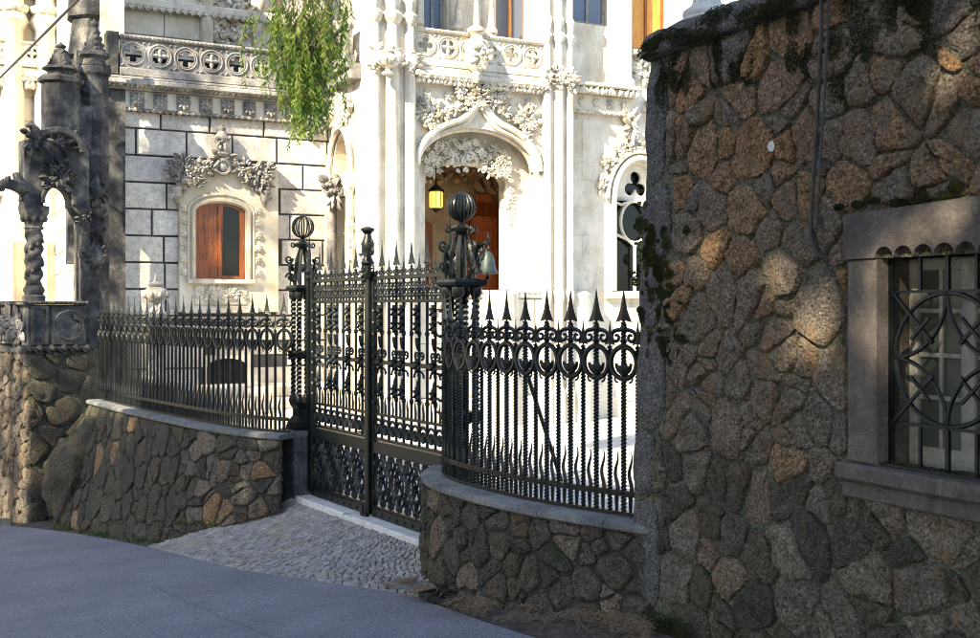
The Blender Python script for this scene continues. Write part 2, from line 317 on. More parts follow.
def rosette(mb, cx, y, cz, r, d=0.04, petals=6, a0=0):
    for i in range(petals): mb.leaf((cx, y, cz), a0+2*PI*i/petals, r, r*.8, d)
    return mb.blob((cx, y-d*.7, cz), (r*.28, d*.7, r*.28), cx*7+cz, .1, 1)

# ------------------------------------------------------------------ irregular masonry: one mesh per stone
def clip(poly, nx, nz, c):      # keep nx*x+nz*z <= c
    out = []
    for i in range(len(poly)):
        a = poly[i]; b = poly[(i+1) % len(poly)]; da = nx*a[0]+nz*a[1]-c; db = nx*b[0]+nz*b[1]-c
        if da <= 0: out.append(a)
        if da*db < 0: t = da/(da-db); out.append((a[0]+(b[0]-a[0])*t, a[1]+(b[1]-a[1])*t))
    return out
def area(p): return abs(sum(p[i][0]*p[(i+1) % len(p)][1]-p[(i+1) % len(p)][0]*p[i][1] for i in range(len(p))))/2
def voronoi(x0, x1, z0, z1, sp, seed, asp=1.0, jit=0.42, drop=0.12, extra=0.0):
    R = random.Random(seed); pts = []; nz = max(1, int((z1-z0)/sp)); dz = (z1-z0)/nz; dx = sp*asp; nx = max(1, int((x1-x0)/dx)); dx = (x1-x0)/nx
    for j in range(nz):
        for i in range(nx):
            if R.random() < drop: continue
            pts.append((x0+(i+.5+(.25 if j % 2 else -.25)+R.uniform(-jit, jit))*dx, z0+(j+.5+R.uniform(-jit, jit))*dz))
    pts += [(R.uniform(x0, x1), R.uniform(z0, z1)) for _ in range(int(len(pts)*extra))]
    wt = {p: R.uniform(-.10, .22)*sp*sp*2 for p in pts}
    cells = []
    for p in pts:
        poly = [(x0, z0), (x1, z0), (x1, z1), (x0, z1)]
        for q in sorted((q for q in pts if q is not p and abs(q[0]-p[0]) < 4*dx and abs(q[1]-p[1]) < 4*dz), key=lambda q: (q[0]-p[0])**2+(q[1]-p[1])**2)[:24]:
            n = (q[0]-p[0], q[1]-p[1]); poly = clip(poly, n[0], n[1], (q[0]**2+q[1]**2-p[0]**2-p[1]**2+wt[p]-wt[q])/2)
            if len(poly) < 3: break
        if len(poly) >= 3: cells.append((p, poly))
    return cells
def cut_rect(poly, r):          # cut a convex cell back from a rectangle (x0,x1,z0,z1)
    xs = [p[0] for p in poly]; zs = [p[1] for p in poly]
    if max(xs) <= r[0] or min(xs) >= r[1] or max(zs) <= r[2] or min(zs) >= r[3]: return poly
    best = max((clip(poly, 1, 0, r[0]), clip(poly, -1, 0, -r[1]), clip(poly, 0, 1, r[2]), clip(poly, 0, -1, -r[3])), key=lambda q: area(q) if len(q) > 2 else 0)
    return best
def inset(poly, g):
    n = len(poly); cx = sum(p[0] for p in poly)/n; cz = sum(p[1] for p in poly)/n; out = poly
    for i in range(n):
        a, b = poly[i], poly[(i+1) % n]; ex, ez = b[0]-a[0], b[1]-a[1]; l = math.hypot(ex, ez)
        if l < 1e-6: continue
        nx, nz = ez/l, -ex/l
        if nx*(cx-a[0])+nz*(cz-a[1]) > 0: nx, nz = -nx, -nz
        out = clip(out, nx, nz, nx*a[0]+nz*a[1]-g)
        if len(out) < 3: return []
    return out
def resample(poly, n, q=.22):
    for _ in range(2):          # soften corners
        poly = [e for i in range(len(poly)) for e in ((poly[i][0]*(1-q)+poly[(i+1) % len(poly)][0]*q, poly[i][1]*(1-q)+poly[(i+1) % len(poly)][1]*q), (poly[i][0]*q+poly[(i+1) % len(poly)][0]*(1-q), poly[i][1]*q+poly[(i+1) % len(poly)][1]*(1-q)))]
    L = [0]
    for i in range(len(poly)): a, b = poly[i], poly[(i+1) % len(poly)]; L.append(L[-1]+math.hypot(b[0]-a[0], b[1]-a[1]))
    out = []; k = 0
    for i in range(n):
        t = L[-1]*i/n
        while L[k+1] < t: k += 1
        a, b = poly[k], poly[(k+1) % len(poly)]; f = (t-L[k])/max(L[k+1]-L[k], 1e-9); out.append((a[0]+(b[0]-a[0])*f, a[1]+(b[1]-a[1])*f))
    return out
def stone_mesh(poly, mapf, h, seed, n=12, rough=0.25, sink=0.03, fine=False):
    pts = resample(poly, n, .12 if fine else .22); cx = sum(p[0] for p in pts)/n; cz = sum(p[1] for p in pts)/n
    if pts and sum(pts[i][0]*pts[(i+1) % n][1]-pts[(i+1) % n][0]*pts[i][1] for i in range(n)) < 0: pts.reverse()
    R = random.Random(seed); tx, tz = R.uniform(-.35, .35), R.uniform(-.35, .35); size = math.sqrt(area(pts))
    C = mapf(cx, cz, 0); v = []; f = []
    RG = ((1.0, -sink/h), (0.985, .45), (0.87, .92), (0.5, 1.02)) if not fine else ((1.0, -sink/h), (0.99, .40), (0.94, .82), (0.78, 1.0), (.58, 1.05), (.36, 1.05), (.16, 1.03))
    NR = len(RG)-1
    for k, (sc, hh) in enumerate(RG):
        for p in pts:
            jx = noise.noise(Vector((p[0]*9, p[1]*9, seed*1.3+(k if not fine else 0))))*0.05*size; jz = jx*.7
            if fine: jx = (noise.noise(Vector((p[0]*13, p[1]*13, seed*1.3)))*.10+noise.noise(Vector((p[0]*31, p[1]*31, seed*.3)))*.07)*size; jz = (noise.noise(Vector((p[0]*13, p[1]*13, seed*2.3+9)))*.10+noise.noise(Vector((p[0]*31, p[1]*31, seed*.9+4)))*.07)*size
            x = cx+(p[0]-cx)*sc+jx*sc; z = cz+(p[1]-cz)*sc+jz*sc
            dh = hh if k == 0 else hh*(1+rough*noise.noise(Vector((x*11, z*11, seed*.7)))*2+tx*(x-cx)/size+tz*(z-cz)/size)
            if fine and k: dh += (noise.noise(Vector((x*38, z*38, seed)))*.013+noise.noise(Vector((x*75, z*75, seed+5)))*.008)/h
            v.append(mapf(x, z, h*dh)-C)
    v.append(mapf(cx, cz, h*(1+rough*noise.noise(Vector((cx*11, cz*11, seed*.7)))))-C)
    for k in range(NR):
        for i in range(n): f.append((k*n+i, k*n+(i+1) % n, (k+1)*n+(i+1) % n, (k+1)*n+i))
    for i in range(n): f.append((NR*n+i, NR*n+(i+1) % n, (NR+1)*n))
    mb = MB(); mb.add(v, f); return mb, C

# ------------------------------------------------------------------ lie of the land: the street falls away to the left
def street_z(x, y):
    t = (x-1)*-.65+(y-7.4)*.76
    return .06-.097*max(-22, min(26, t))
def ground_at(px, py):      # where a sight line meets the sloping street
    dx = (px-490)/FOC; dz = (py-HOR)/FOC; k = -dx*.65+.76
    lam = (EYE-.06+.097*(.65-7.4*.76)*1.0)/(dz-.097*k)
    return Vector((dx*lam, lam, EYE-dz*lam))
def lerp_poly(P, t):
    L = [0]
    for i in range(len(P)-1): L.append(L[-1]+(Vector(P[i+1])-Vector(P[i])).length)
    d = max(0, min(1, t))*L[-1]
    for i in range(len(P)-1):
        if d <= L[i+1] or i == len(P)-2:
            f = (d-L[i])/max(L[i+1]-L[i], 1e-9); return Vector(P[i]).lerp(Vector(P[i+1]), f)
def smooth_poly(P, k=3):
    P = [Vector(p) for p in P]
    for _ in range(k):
        Q = [P[0]]
        for i in range(len(P)-1): Q += [P[i].lerp(P[i+1], .25), P[i].lerp(P[i+1], .75)]
        Q.append(P[-1]); P = Q
    return P
def poly_len(P): return sum((Vector(P[i+1])-Vector(P[i])).length for i in range(len(P)-1))
def grid_sheet(name, fn, nu, nv, material, kind='structure'):
    v = [fn(i/nu, j/nv) for j in range(nv+1) for i in range(nu+1)]
    f = [(j*(nu+1)+i, j*(nu+1)+i+1, (j+1)*(nu+1)+i+1, (j+1)*(nu+1)+i) for j in range(nv) for i in range(nu)]
    mb = MB(); mb.add(v, f); o = mb.build(name, material, smooth=True, sharp=60); tag(o, kind=kind); return o

def land(u, v):
    def stretch(t): t = t*2-1; return 45*t+760*t**5
    x = stretch(u); y = stretch(v)+8; z = street_z(x, y)
    s = (x-1)*.76+(y-7.4)*.65
    if s > -0.9: z = min(z, -0.35)-0.1
    return (x, y, z-0.12)
grid_sheet('ground', land, 120, 120, 'earth')
# asphalt: from the edge seen in the photo out to the far side of the street
EDGE = smooth_poly([(4.2, 2.2), (2.6, 4.3), (1.2, 5.9), tuple(ground_at(530, 638))[:2], tuple(ground_at(432, 603))[:2], tuple(ground_at(400, 592))[:2], tuple(ground_at(320, 580))[:2],
    tuple(ground_at(240, 568))[:2], tuple(ground_at(145, 546))[:2], tuple(ground_at(75, 533))[:2], tuple(ground_at(25, 527))[:2], (-9.3, 18.6), (-12, 22), (-30, 44)], 3)
def road(u, v):
    e = lerp_poly(EDGE, u); q = Vector((-.76, -.65))*7.5*v; p = Vector((e.x, e.y))+q
    return (p.x, p.y, street_z(p.x, p.y)+0.003*noise.noise(Vector((p.x, p.y, 0))*0.8))
grid_sheet('road', road, 160, 24, 'asphalt')
R = random.Random(2); mb = MB(); pv = None
for i in range(60):
    p = ground_at(150+2.6*i+R.uniform(-1, 1), 585+i*1.15+R.uniform(-1.5, 1.5)); n_ = Vector((.6, .8, 0))*R.uniform(.0015, .004); p.z += .005
    if pv: mb.add([pv[0]-pv[1], pv[0]+pv[1], p+n_, p-n_], [(0, 1, 2, 3)])
    pv = (p, n_)
tag(mb.build('road_crack', 'tar'), kind='structure')
def verge(u, v):    # unpaved gutter between asphalt and the garden walls
    e = lerp_poly(EDGE, u); q = Vector((.76, .65))*1.9*v; p = Vector((e.x, e.y))+q
    return (p.x, p.y, street_z(p.x, p.y)-0.012+0.05*min(1, v*2)+0.02*noise.noise(Vector((p.x*3, p.y*3, 0))))
grid_sheet('gutter', verge, 160, 14, 'soil')

# ------------------------------------------------------------------ frames
GL = Vector((-2.07, 12.8)); GR = Vector((-0.40, 10.23)); GATE = Frame(GL, GR-GL); GW = (GR-GL).length
VF = Frame((0, 20.53), (0.894, 0.447))          # the villa: front plane of its porch
WF = Frame((1.10, 7.40), (0.451, -0.893))       # the rubble wall beside the street

# courtyard (pale gravel, level with the gate sill)
cy = [tuple(GL+Vector((.1, .07))), tuple(GR+Vector((.1, .07))), (-.25, 10.0), (0.1, 8.95), (.55, 8.3), (1.25, 7.6), (9, 3.5), (30, 20), (30, 60), (-18, 60), (-9.6, 24), (-6.5, 17.6), (-5.2, 16.1), (-4.4, 15.0), (-3.4, 13.75), (-2.6, 13.0)]
mb = MB(); tris = tessellate_polygon([[Vector((x, y, 0)) for x, y in cy]]); mb.add([(x, y, 0.0) for x, y in cy], [tuple(t) for t in tris])
tag(mb.build('courtyard', 'gravel'), kind='structure')

# cobbled ramp from the asphalt up to the gate sill
lowE = [ground_at(148, 547), ground_at(240, 570), ground_at(320, 581.5), ground_at(400, 593), ground_at(436, 600)]
topE = [Vector((-2.30, 12.72, -.015)), Vector((-2.12, 12.66, -.01)), Vector((-.62, 10.36, -.01)), Vector((-.50, 10.2, -.02))]
def ramp_pt(u, v):
    a = lerp_poly(lowE, u); b = lerp_poly(topE, u); p = a.lerp(b, v); p.z += -0.03*math.sin(PI*v); return p
def ramp_base(u, v): p = ramp_pt(u*1.04-.02, v); return (p.x, p.y, p.z-.012)
drv = grid_sheet('cobbled_driveway', ramp_base, 40, 24, 'soil')
mb = MB(); R = random.Random(5); rows = 25; cuts = 46
for j in range(rows):
    sh = R.uniform(0, 1)
    for i in range(-1, cuts):
        u0 = (i+sh)/cuts; u1 = (i+1+sh)/cuts
        if u0 < -0.012 or u1 > 1.012: continue
        jt = lambda: R.uniform(.02, .11); c = [ramp_pt(u0+(u1-u0)*a, (j+b)/rows) for a, b in ((jt(), jt()), (1-jt(), jt()), (1-jt(), 1-jt()), (jt(), 1-jt()))]
        h = .014+R.uniform(-.006, .008); m_ = sum(c, Vector())/4
        tl = Vector((R.uniform(-.15, .15), R.uniform(-.15, .15)))
        v = [p-Vector((0, 0, .03)) for p in c]+[p+Vector((0, 0, h*.6)) for p in c]+[m_+(p-m_)*.86+Vector((0, 0, h+(p-m_).xy.dot(tl))) for p in c]
        mb.add(v, [(0,1,5,4),(1,2,6,5),(2,3,7,6),(3,0,4,7),(4,5,9,8),(5,6,10,9),(6,7,11,10),(7,4,8,11),(8,9,10,11)])
o = mb.build('cobbles', 'cobble', drv, smooth=True, sharp=50); tag(o, kind='stuff')

# ------------------------------------------------------------------ curved garden walls: copings and rubble
def curve_wall(name, label, top, base, ztop, sp, seed, gap, h, matpick, mortar, cop_w, cop_h, coplen, asp=1.15):
    root = thing(name, label, 'wall', (0, 0, 0))
    T = smooth_poly([(x, y, ztop) for x, y in top]); B = smooth_poly(base); L = (poly_len(T)+poly_len(B))/2; H = 1.0
    ctr = root
    def mapf(a, z, off):
        u = a/L; t = lerp_poly(T, u); b = lerp_poly(B, u); p = b.lerp(t, z)
        tx = lerp_poly(T, u+.01)-lerp_poly(T, u-.01); tx.z = 0; tx.normalize(); nrm = Vector((tx.y, -tx.x, 0))
        if nrm.dot(Vector((-.76, -.65, 0))) < 0: nrm = -nrm
        return p+nrm*off
    nu = 40; v = [mapf(L*i/nu, j/8, 0.0) for j in range(9) for i in range(nu+1)]
    v += [mapf(L*i/nu, j/8, -0.38) for j in range(9) for i in range(nu+1)]
    f = []; k = 9*(nu+1)
    for j in range(8):
        for i in range(nu): a = j*(nu+1)+i; f += [(a, a+1, a+nu+2, a+nu+1), (k+a, k+a+nu+1, k+a+nu+2, k+a+1)]
    for i in range(nu): a = 8*(nu+1)+i; f.append((a, a+1, k+a+1, k+a))
    mb = MB(); mb.add(v, f); core = mb.build('wall_core', mortar, root, smooth=True, sharp=60)
    hm = sum((lerp_poly(T, i/10)-lerp_poly(B, i/10)).length for i in range(11))/11
    cells = voronoi(0, L, 0, hm, sp*1.08, seed, asp, .48, .15, .25)
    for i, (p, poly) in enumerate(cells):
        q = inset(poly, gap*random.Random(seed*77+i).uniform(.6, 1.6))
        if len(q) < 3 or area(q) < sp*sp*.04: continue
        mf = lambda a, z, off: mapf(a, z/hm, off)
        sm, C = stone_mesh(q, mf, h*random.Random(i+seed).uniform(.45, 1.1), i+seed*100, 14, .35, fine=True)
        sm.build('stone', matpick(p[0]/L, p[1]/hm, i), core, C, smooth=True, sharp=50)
    # coping stones
    d = 0; Lt = poly_len(T); i = 0
    while d < Lt-.02:
        ln = coplen*random.Random(seed+i*3).uniform(.75, 1.25); d1 = min(Lt, d+ln)
        if Lt-d1 < coplen*.3: d1 = Lt
        mb = MB(); n = max(2, int((d1-d)/.08)); g = .004
        ring = []
        for s in range(n+1):
            u = (d+g+(d1-d-2*g)*s/n)/Lt; p = mapf(u*L, 1, 0)
            o_ = mapf(u*L, 1, .035)-p; nn = o_.normalized()
            prof = [(.04, -.002), (.055, .012), (.055, cop_h-.02), (.03, cop_h), (-cop_w, cop_h+.004), (-cop_w-.02, cop_h-.02), (-cop_w-.02, -.002)]
            ring.append([p+nn*a+Vector((0, 0, z)) for a, z in prof])
        k = len(ring[0]); v = [q for r_ in ring for q in r_]
        f = [(s*k+a, s*k+(a+1) % k, (s+1)*k+(a+1) % k, (s+1)*k+a) for s in range(n) for a in range(k)]+[tuple(range(k)), tuple(n*k+a for a in range(k-1, -1, -1))]
        mb.add(v, f); mb.build('coping_stone', 'coping', root, smooth=True, sharp=40); d = d1; i += 1
    return root, T, mapf, L
LFW, LT, LMAP, LL = curve_wall('garden_wall', 'dark curved rubble retaining wall bulging down to street, below longer iron railing', 
    [(-2.36, 12.50), (-2.79, 12.76), (-3.52, 13.48), (-4.55, 14.82), (-5.3, 15.8), (-6.3, 17.3)],
    [(-2.38, 12.5, -.12), (-3.3, 13.05, -.45), (-4.3, 13.92, -.85), (-5.25, 15.05, -1.1), (-6.55, 16.6, -1.3)], .70, .215, 11, .009, .045,
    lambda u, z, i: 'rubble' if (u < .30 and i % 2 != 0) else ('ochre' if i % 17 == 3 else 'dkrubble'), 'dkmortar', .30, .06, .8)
RFW, RT, RMAP, RL = curve_wall('garden_wall', 'low dark rubble wall with pale curved coping between gate and tall rubble wall',
    [(-.50, 10.25), (-.585, 9.80), (-.48, 9.26), (-.19, 8.72), (.27, 8.08), (1.10, 7.36)],
    [(-.52, 10.3, -.35), (-.62, 9.8, -.33), (-.50, 9.24, -.28), (-.23, 8.67, -.22), (.23, 8.02, -.14), (1.07, 7.30, -.06)], .68, .16, 23, .007, .04,
    lambda u, z, i: 'dkrubble' if i % 7 else 'rubble', 'dkmortar', .30, .06, .75)
# bare bedrock that the left wall is built upon
mb = MB(); mb.blob((0, 0, 0), (.50, .5, .85), 4.2, .35, 2)
for i in range(len(mb.v)):
    p = Vector(mb.v[i]); mb.v[i] = tuple(p*(1+.16*noise.noise(p*3.0)+.10*noise.noise(p*7)))
tag(mb.build('bedrock_outcrop', 'dkrubble', None, (-6.3, 16.98, -.30), (0.2, .25, .6), smooth=True, sharp=75), 'pale bare bedrock bulging at the foot of pavilion and garden wall', 'rock')

# grey pier at the hinge side of the gate
root = thing('gate_pier', 'smooth grey rendered pier at hinge side of gate', 'pier', (GATE.world(-.22, .05).x, GATE.world(-.22, .05).y, 0), GATE.rz)
mb = MB(); mb.box(-.21, .19, -.26, .34, -.6, .70, .015); mb.build('shaft', 'pier', root)
mb = MB(); mb.box(-.24, .205, -.29, .36, .702, .772, .012); mb.build('cap', 'coping', root)
# threshold
root = thing('gate_sill', 'pale worn stone sill under the iron gate', 'sill', (GL.x, GL.y, 0), GATE.rz)
for a, b in ((-.02, 1.25), (1.256, 1.46), (1.466, GW+.12)):
    mb = MB(); mb.box(a, b, -.20, .12, -.16, .028 if abs(b-1.46) > .01 else .012, .012); mb.build('sill_stone', 'sill', root)

# ------------------------------------------------------------------ iron railings
def spear(h, wd, base=True):        # leaf-bladed spearhead with barbs
    mb = MB()
    prof = [(.0, 0), (.16, .0), (.26, .05), (.16, .10), (.24, .17), (1.0, .16), (.66, .27), (.44, .42), (.27, .62), (.13, .82), (.02, 1)]
    v = []; f = []
    for x, z in prof:
        w_ = x*wd/2; v += [(w_, 0, z*h-(.07*h if x == 1.0 else 0)), (0, -max(w_*.42, .004), z*h), (-w_, 0, z*h-(.07*h if x == 1.0 else 0)), (0, max(w_*.42, .004), z*h)]
    k = len(prof)
    for i in range(k-1):
        for j in range(4): f.append((i*4+j, i*4+(j+1) % 4, (i+1)*4+(j+1) % 4, (i+1)*4+j))
    return mb.add(v, f)
SP_TALL = spear(.27, .14).mesh('spearhead', 'iron'); SP_SHORT = spear(.19, .095).mesh('spearhead', 'iron')
mb = MB(); mb.twist(.0225, .03, 1.36, .075, 6, (0, 0), 10, .38); mb.lathe([(.012, 1.29), (.026, 1.31), (.026, 1.325), (.013, 1.345)], 8); mb.lathe([(.02, 0), (.02, .03)], 8); BAR_TALL = mb.mesh('picket', 'iron')
mb = MB(); mb.twist(.0205, .03, 1.19, .075, 6, (0, 0), 10, .38); mb.lathe([(.018, 0), (.018, .03)], 8); BAR_SHORT = mb.mesh('picket', 'iron')
mb = MB()   # oval ring with fleur and the pair of C-scrolls above it
mb.ring((0, 0, 1.075), .108, .0195, 24, 6, 1.05)
mb.arc((0, 0, 1.07), .062, PI, 2*PI, .012, 8, 5, 1.2); mb.leaf((0, .012, .955), PI/2, .14, .075, .03); mb.leaf((0, .012, 1.0), PI/2+.9, .085, .05, .025); mb.leaf((0, .012, 1.0), PI/2-.9, .085, .05, .025)
mb.lathe([(.012, .955), (.026, .968), (.026, .98), (.012, .992)], 8)
for s in (-1, 1):
    mb.scroll((s*.062, 0, 1.255), .047, 1.15, .0155, PI/2 if s > 0 else PI/2, -s, 0, 5); mb.tube([(0, 0, 1.30), (s*.02, 0, 1.308), (s*.062, 0, 1.302)], .0155, 5)
    mb.scroll((s*.05, 0, .965), .03, 1.0, .008, -PI/2, s, 0, 5)
mb.lathe([(.014, 1.21), (.03, 1.228), (.014, 1.245)], 8); RING = mb.mesh('scroll_ring', 'iron', True, 40)
mb = MB()   # wavy flame dagger between the bars
pts = [(.012*math.sin(t*9), 0, .13+.32*t) for t in [i/10 for i in range(11)]]; mb.tube([(0, 0, 0)]+pts, [.010]+[.017*(1-.85*(i/10)**2) for i in range(11)], 5); DAGGER = mb.mesh('dagger', 'iron', True, 40)
def railing(name, label, path, ztop, spacing, rails=(.03, .15, 1.20)):
    root = thing(name, label, 'railing', (path[0][0], path[0][1], ztop)); o0 = Vector((path[0][0], path[0][1], ztop))
    P = smooth_poly([(x, y, ztop) for x, y in path]); L = poly_len(P); n = int(L/spacing)
    for z, hh, th in ((.018, .012, .022), (.15, .013, .014), (.172, .006, .02)):
        mb = MB(); k = 60; v = []; f = []
        for i in range(k+1):
            p = lerp_poly(P, i/k)-o0; t = lerp_poly(P, i/k+.01)-lerp_poly(P, i/k-.01); t.normalize(); nn = Vector((-t.y, t.x, 0))
            v += [p+nn*th*a+Vector((0, 0, z+hh*b)) for a, b in ((-1, -1), (1, -1), (1, 1), (-1, 1))]
        for i in range(k):
            for j in range(4): f.append((i*4+j, i*4+(j+1) % 4, i*4+4+(j+1) % 4, i*4+4+j))
        f += [(0, 1, 2, 3), (k*4+3, k*4+2, k*4+1, k*4)]
        mb.add(v, f).build('rail', 'iron', root)
    for i in range(2*n+1):
        u = (i+.5)/(2*n+1); p = lerp_poly(P, u)-o0; t = lerp_poly(P, u+.012)-lerp_poly(P, u-.012); rz = math.atan2(t.y, t.x)
        if rz > PI/2 or rz < -PI/2: rz += PI
        tall = i % 2 == 0
        b = ob('picket', BAR_TALL if tall else BAR_SHORT, root, p, (0, 0, rz))
        s = ob('spearhead', SP_TALL if tall else SP_SHORT, b, (0, 0, 1.335 if tall else 1.18))
        if tall: ob('scroll_ring', RING, b)
        if i < 2*n:
            u2 = (i+1)/(2*n+1); p2 = lerp_poly(P, u2)-o0; ob('dagger', DAGGER, root, p2, (0, 0, rz))
    return root
LPATH = [(-2.32, 12.66), (-2.73, 12.9), (-3.4, 13.6), (-4.42, 14.93), (-5.18, 15.92), (-6.2, 17.45)]
RPATH = [(-.36, 10.15), (-.43, 9.75), (-.33, 9.32), (-.05, 8.83), (.40, 8.2), (1.16, 7.53)]
railing('iron_railing', 'long curved black iron railing on retaining wall in front of windowed wall', LPATH, .76, .262)
railing('iron_railing', 'short black twisted-bar iron railing on low wall beside tall rubble wall', RPATH, .74, .243)

# ------------------------------------------------------------------ gate: two leaves
mb = MB(); mb.twist(.0125, 0, 1, .05, 4, (0, 0), 8); 
def gate_leaf(label, x0, x1, meeting):
    root = thing('gate_leaf', label, 'gate', tuple(GATE.world(x0, 0, 0)), GATE.rz, 'leaves of the iron gate'); W = x1-x0
    for k, x in enumerate((.028, W-.028)):
        big = (k == 1 and meeting == 'r') or (k == 0 and meeting == 'l')
        mb = MB(); mb.box(x-.028, x+.028, -.03, .03, .05, 2.62 if not big else 2.58, .006); mb.build('stile', 'iron', root)
    for z, hh, d in ((2.51, .02, .028), (2.27, .016, .024), (1.64, .02, .026), (1.10, .012, .02), (.845, .014, .022), (.757, .062, .034), (.135, .014, .024)):
        mb = MB(); mb.box(.057, W-.057, -d, d, z-hh, z+hh, .004); mb.build('rail', 'iron', root)
    mb = MB(); mb.box(.05, W-.05, -.036, .018, .035, .118, .006); pl = mb.build('kick_plate', 'iron', root)
    for i in range(9):
        x = .12+(W-.24)*i/8; m2 = MB(); m2.lathe([(.018, 0), (.015, .010), (.006, .015)], 8); m2.xf(Matrix.Rotation(PI/2, 4, 'X')); m2.build('stud', 'iron', pl, (x, -.036, .076), smooth=True)
    n = 8; sp = (W-.112)/(n+1)
    for i in range(n+1):        # twisted bars with spears on alternate ones
        if i == 0: continue
        x = .056+sp*i; m2 = MB(); m2.twist(.0165, .86, 2.62 if i % 2 else 2.56, .04, 4, (0, 0), 6)
        for z in (1.28, 1.95): m2.lathe([(.012, z-.03), (.024, z-.012), (.024, z+.012), (.012, z+.03)], 8)
        b = m2.build('bar', 'iron', root, (x, 0, 0))
        sm = ob('spearhead', SP_TALL if i % 2 else SP_SHORT, b, (0, 0, 2.60 if i % 2 else 2.55)); sm.scale = (1.15, 1, 1.12 if i % 2 else .95)
    m2 = MB()                   # crest between the top rails: flames and C-scrolls
    for i in range(n+1):
        x = .056+sp*(i+.5)
        for s in (-1, 1): m2.scroll((x+s*.036, 0, 2.43), .04, 1.1, .012, -PI/2, s, 0, 5); m2.scroll((x+s*.036, 0, 2.34), .038, 1.1, .012, PI/2, -s, 0, 5)
        m2.tube([(x, 0, 2.27), (x+.01, 0, 2.33), (x-.008, 0, 2.4), (x, 0, 2.49)], [.012, .014, .011, .004], 5)
        for s in (-1, 1): m2.scroll((x+s*.034, 0, 2.56), .036, 1.1, .012, -PI/2, s, 0, 5)
    m2.build('crest_scrolls', 'iron', root, smooth=True, sharp=40)
    m2 = MB()                   # row of rings, and flame points above it
    for i in range(n+1):
        x = .056+sp*(i+.5); m2.ring((x, 0, .975), .072, .015, 16, 5); m2.ring((x, 0, .96), .036, .011, 12, 5)
        m2.tube([(x, 0, 1.1), (x+.008, 0, 1.17), (x-.006, 0, 1.23), (x, 0, 1.31)], [.012, .013, .010, .002], 5)
        m2.leaf((x, .012, .90), PI/2, .09, .035, .02)
    m2.build('ring_frieze', 'iron', root, smooth=True, sharp=40)
    m2 = MB()                   # leafy bosses and long finials on the bars
    for i in (1, 3, 4, 6, 8):
        x = .056+sp*i
        for z in (1.64, 2.02, 1.36, 2.16):
            for a in range(6): m2.leaf((x, -.01, z), a*PI/3+PI/6, .07, .055, .035)
            m2.blob((x, -.03, z), (.022, .022, .022), i+z, .1, 1)
        for s in (-1, 1):
            m2.arc((x+s*.035, -.004, 1.52), .06, PI/2-s*PI/2, PI/2-s*PI/2+s*PI*.9, .012, 8, 5); m2.scroll((x+s*.05, 0, 1.74), .042, 1.1, .013, -PI/2, s, 0, 5)
        m2.leaf((x, -.012, 1.50), -PI/2, .17, .05, .03); m2.leaf((x, -.012, 1.79), PI/2, .12, .04, .03)
    for x in (.085, W-.085):    # leaf sprigs climbing the stiles
        for k in range(9):
            z = 1.2+k*.12
            for s in (-1, 1): m2.leaf((x, -.015, z), PI/2-s*.9, .05, .032, .025)
    tag(m2.build('leaf_bosses', 'iron', root, smooth=True, sharp=40), kind='stuff')
    k = 4; cw = (W-.112)/k
    for i in range(k):          # lower grille of circles, crosses and fleurs
        x = .056+cw*(i+.5); z = .42; r = .20; m3 = MB()
        m3.ring((x, 0, z), cw*.44, .017, 24, 5, 1.45); m3.ring((x, 0, z), cw*.24, .012, 18, 5, 1.3)
        for a in (PI/4, 3*PI/4, 5*PI/4, 7*PI/4):
            m3.arc((x+cw*.5*(1 if math.cos(a) > 0 else -1), 0, z+.27*(1 if math.sin(a) > 0 else -1)), cw*.5, a+PI-.75, a+PI+.75, .014, 8, 5, 1.25)
        m3.tube([(x-cw*.42, .0, z-.25), (x+cw*.42, .0, z+.25)], .013, 4); m3.tube([(x-cw*.42, .008, z+.25), (x+cw*.42, .008, z-.25)], .013, 4)
        for s in (-1, 1):
            for dx in (-.5, 0, .5):
                bx = x+dx*cw*.98; m3.tube([(bx, 0, z+s*.27), (bx, 0, z+s*.12)], .015, 4)
                m3.leaf((bx, -.005, z+s*.20), s*-PI/2, .09, .034, .02)
                for t in (-1, 1): m3.scroll((bx+t*.028, 0, z+s*.235), .025, 1.0, .012, s*PI/2, -t*s, 0, 4)
        rosette(m3, x, -.012, z, .06, .03, 6)
        m3.build('scroll_panel', 'iron', root, smooth=True, sharp=40)
    m2 = MB(); m2.tube([(.06, 0, .42), (W-.06, 0, .42)], .010, 4); m2.build('panel_bar', 'iron', root)
    return root
g1 = gate_leaf('black wrought iron gate leaf hung on slender ball-topped post by grey pier', .0, GW/2-.012, 'r')
g2 = gate_leaf('black wrought iron gate leaf beside the bell post', GW/2+.012, GW, 'l')
# meeting stile with its crowned head, carried by the left leaf
mb = MB(); mb.box(-.045, .045, -.075, -.036, .05, 2.66, .012); ms = mb.build('meeting_stile', 'iron', g1, (GW/2, 0, 0))
mb = MB(); mb.lathe([(.05, 2.64), (.075, 2.67), (.055, 2.70), (.04, 2.74), (.062, 2.80), (.072, 2.87), (.045, 2.93), (.035, 2.97), (.06, 3.0), (.075, 3.01), (.075, 3.03), (.02, 3.05)], 10, (0, -.05, 0))
for s in (-1, 1):
    for z, r in ((2.60, .06), (2.78, .05), (2.88, .035)): mb.scroll((s*(.06+r*.6), -.05, z), r, 1.3, .014, PI if s > 0 else 0, -s, 0, 5)
    for z in (2.5, 2.68): mb.leaf((s*.03, -.06, z), PI/2-s*.7, .12, .07, .04)
carve(mb, 0, -.07, 2.6, .06, .1, 10, .04, 6, .03); mb.build('stile_head', 'iron', ms, smooth=True, sharp=40)
mb = MB(); mb.tube([(-.02, -.1, 0), (-.02, -.1, .12), (.06, -.14, .14)], .012, 6); mb.box(-.09, .05, -.10, -.06, -.0, .03); mb.build('drop_bolt', 'iron', g1, (GW/2, 0, .03))
# tall spear standards at the hinges are parts of the posts below

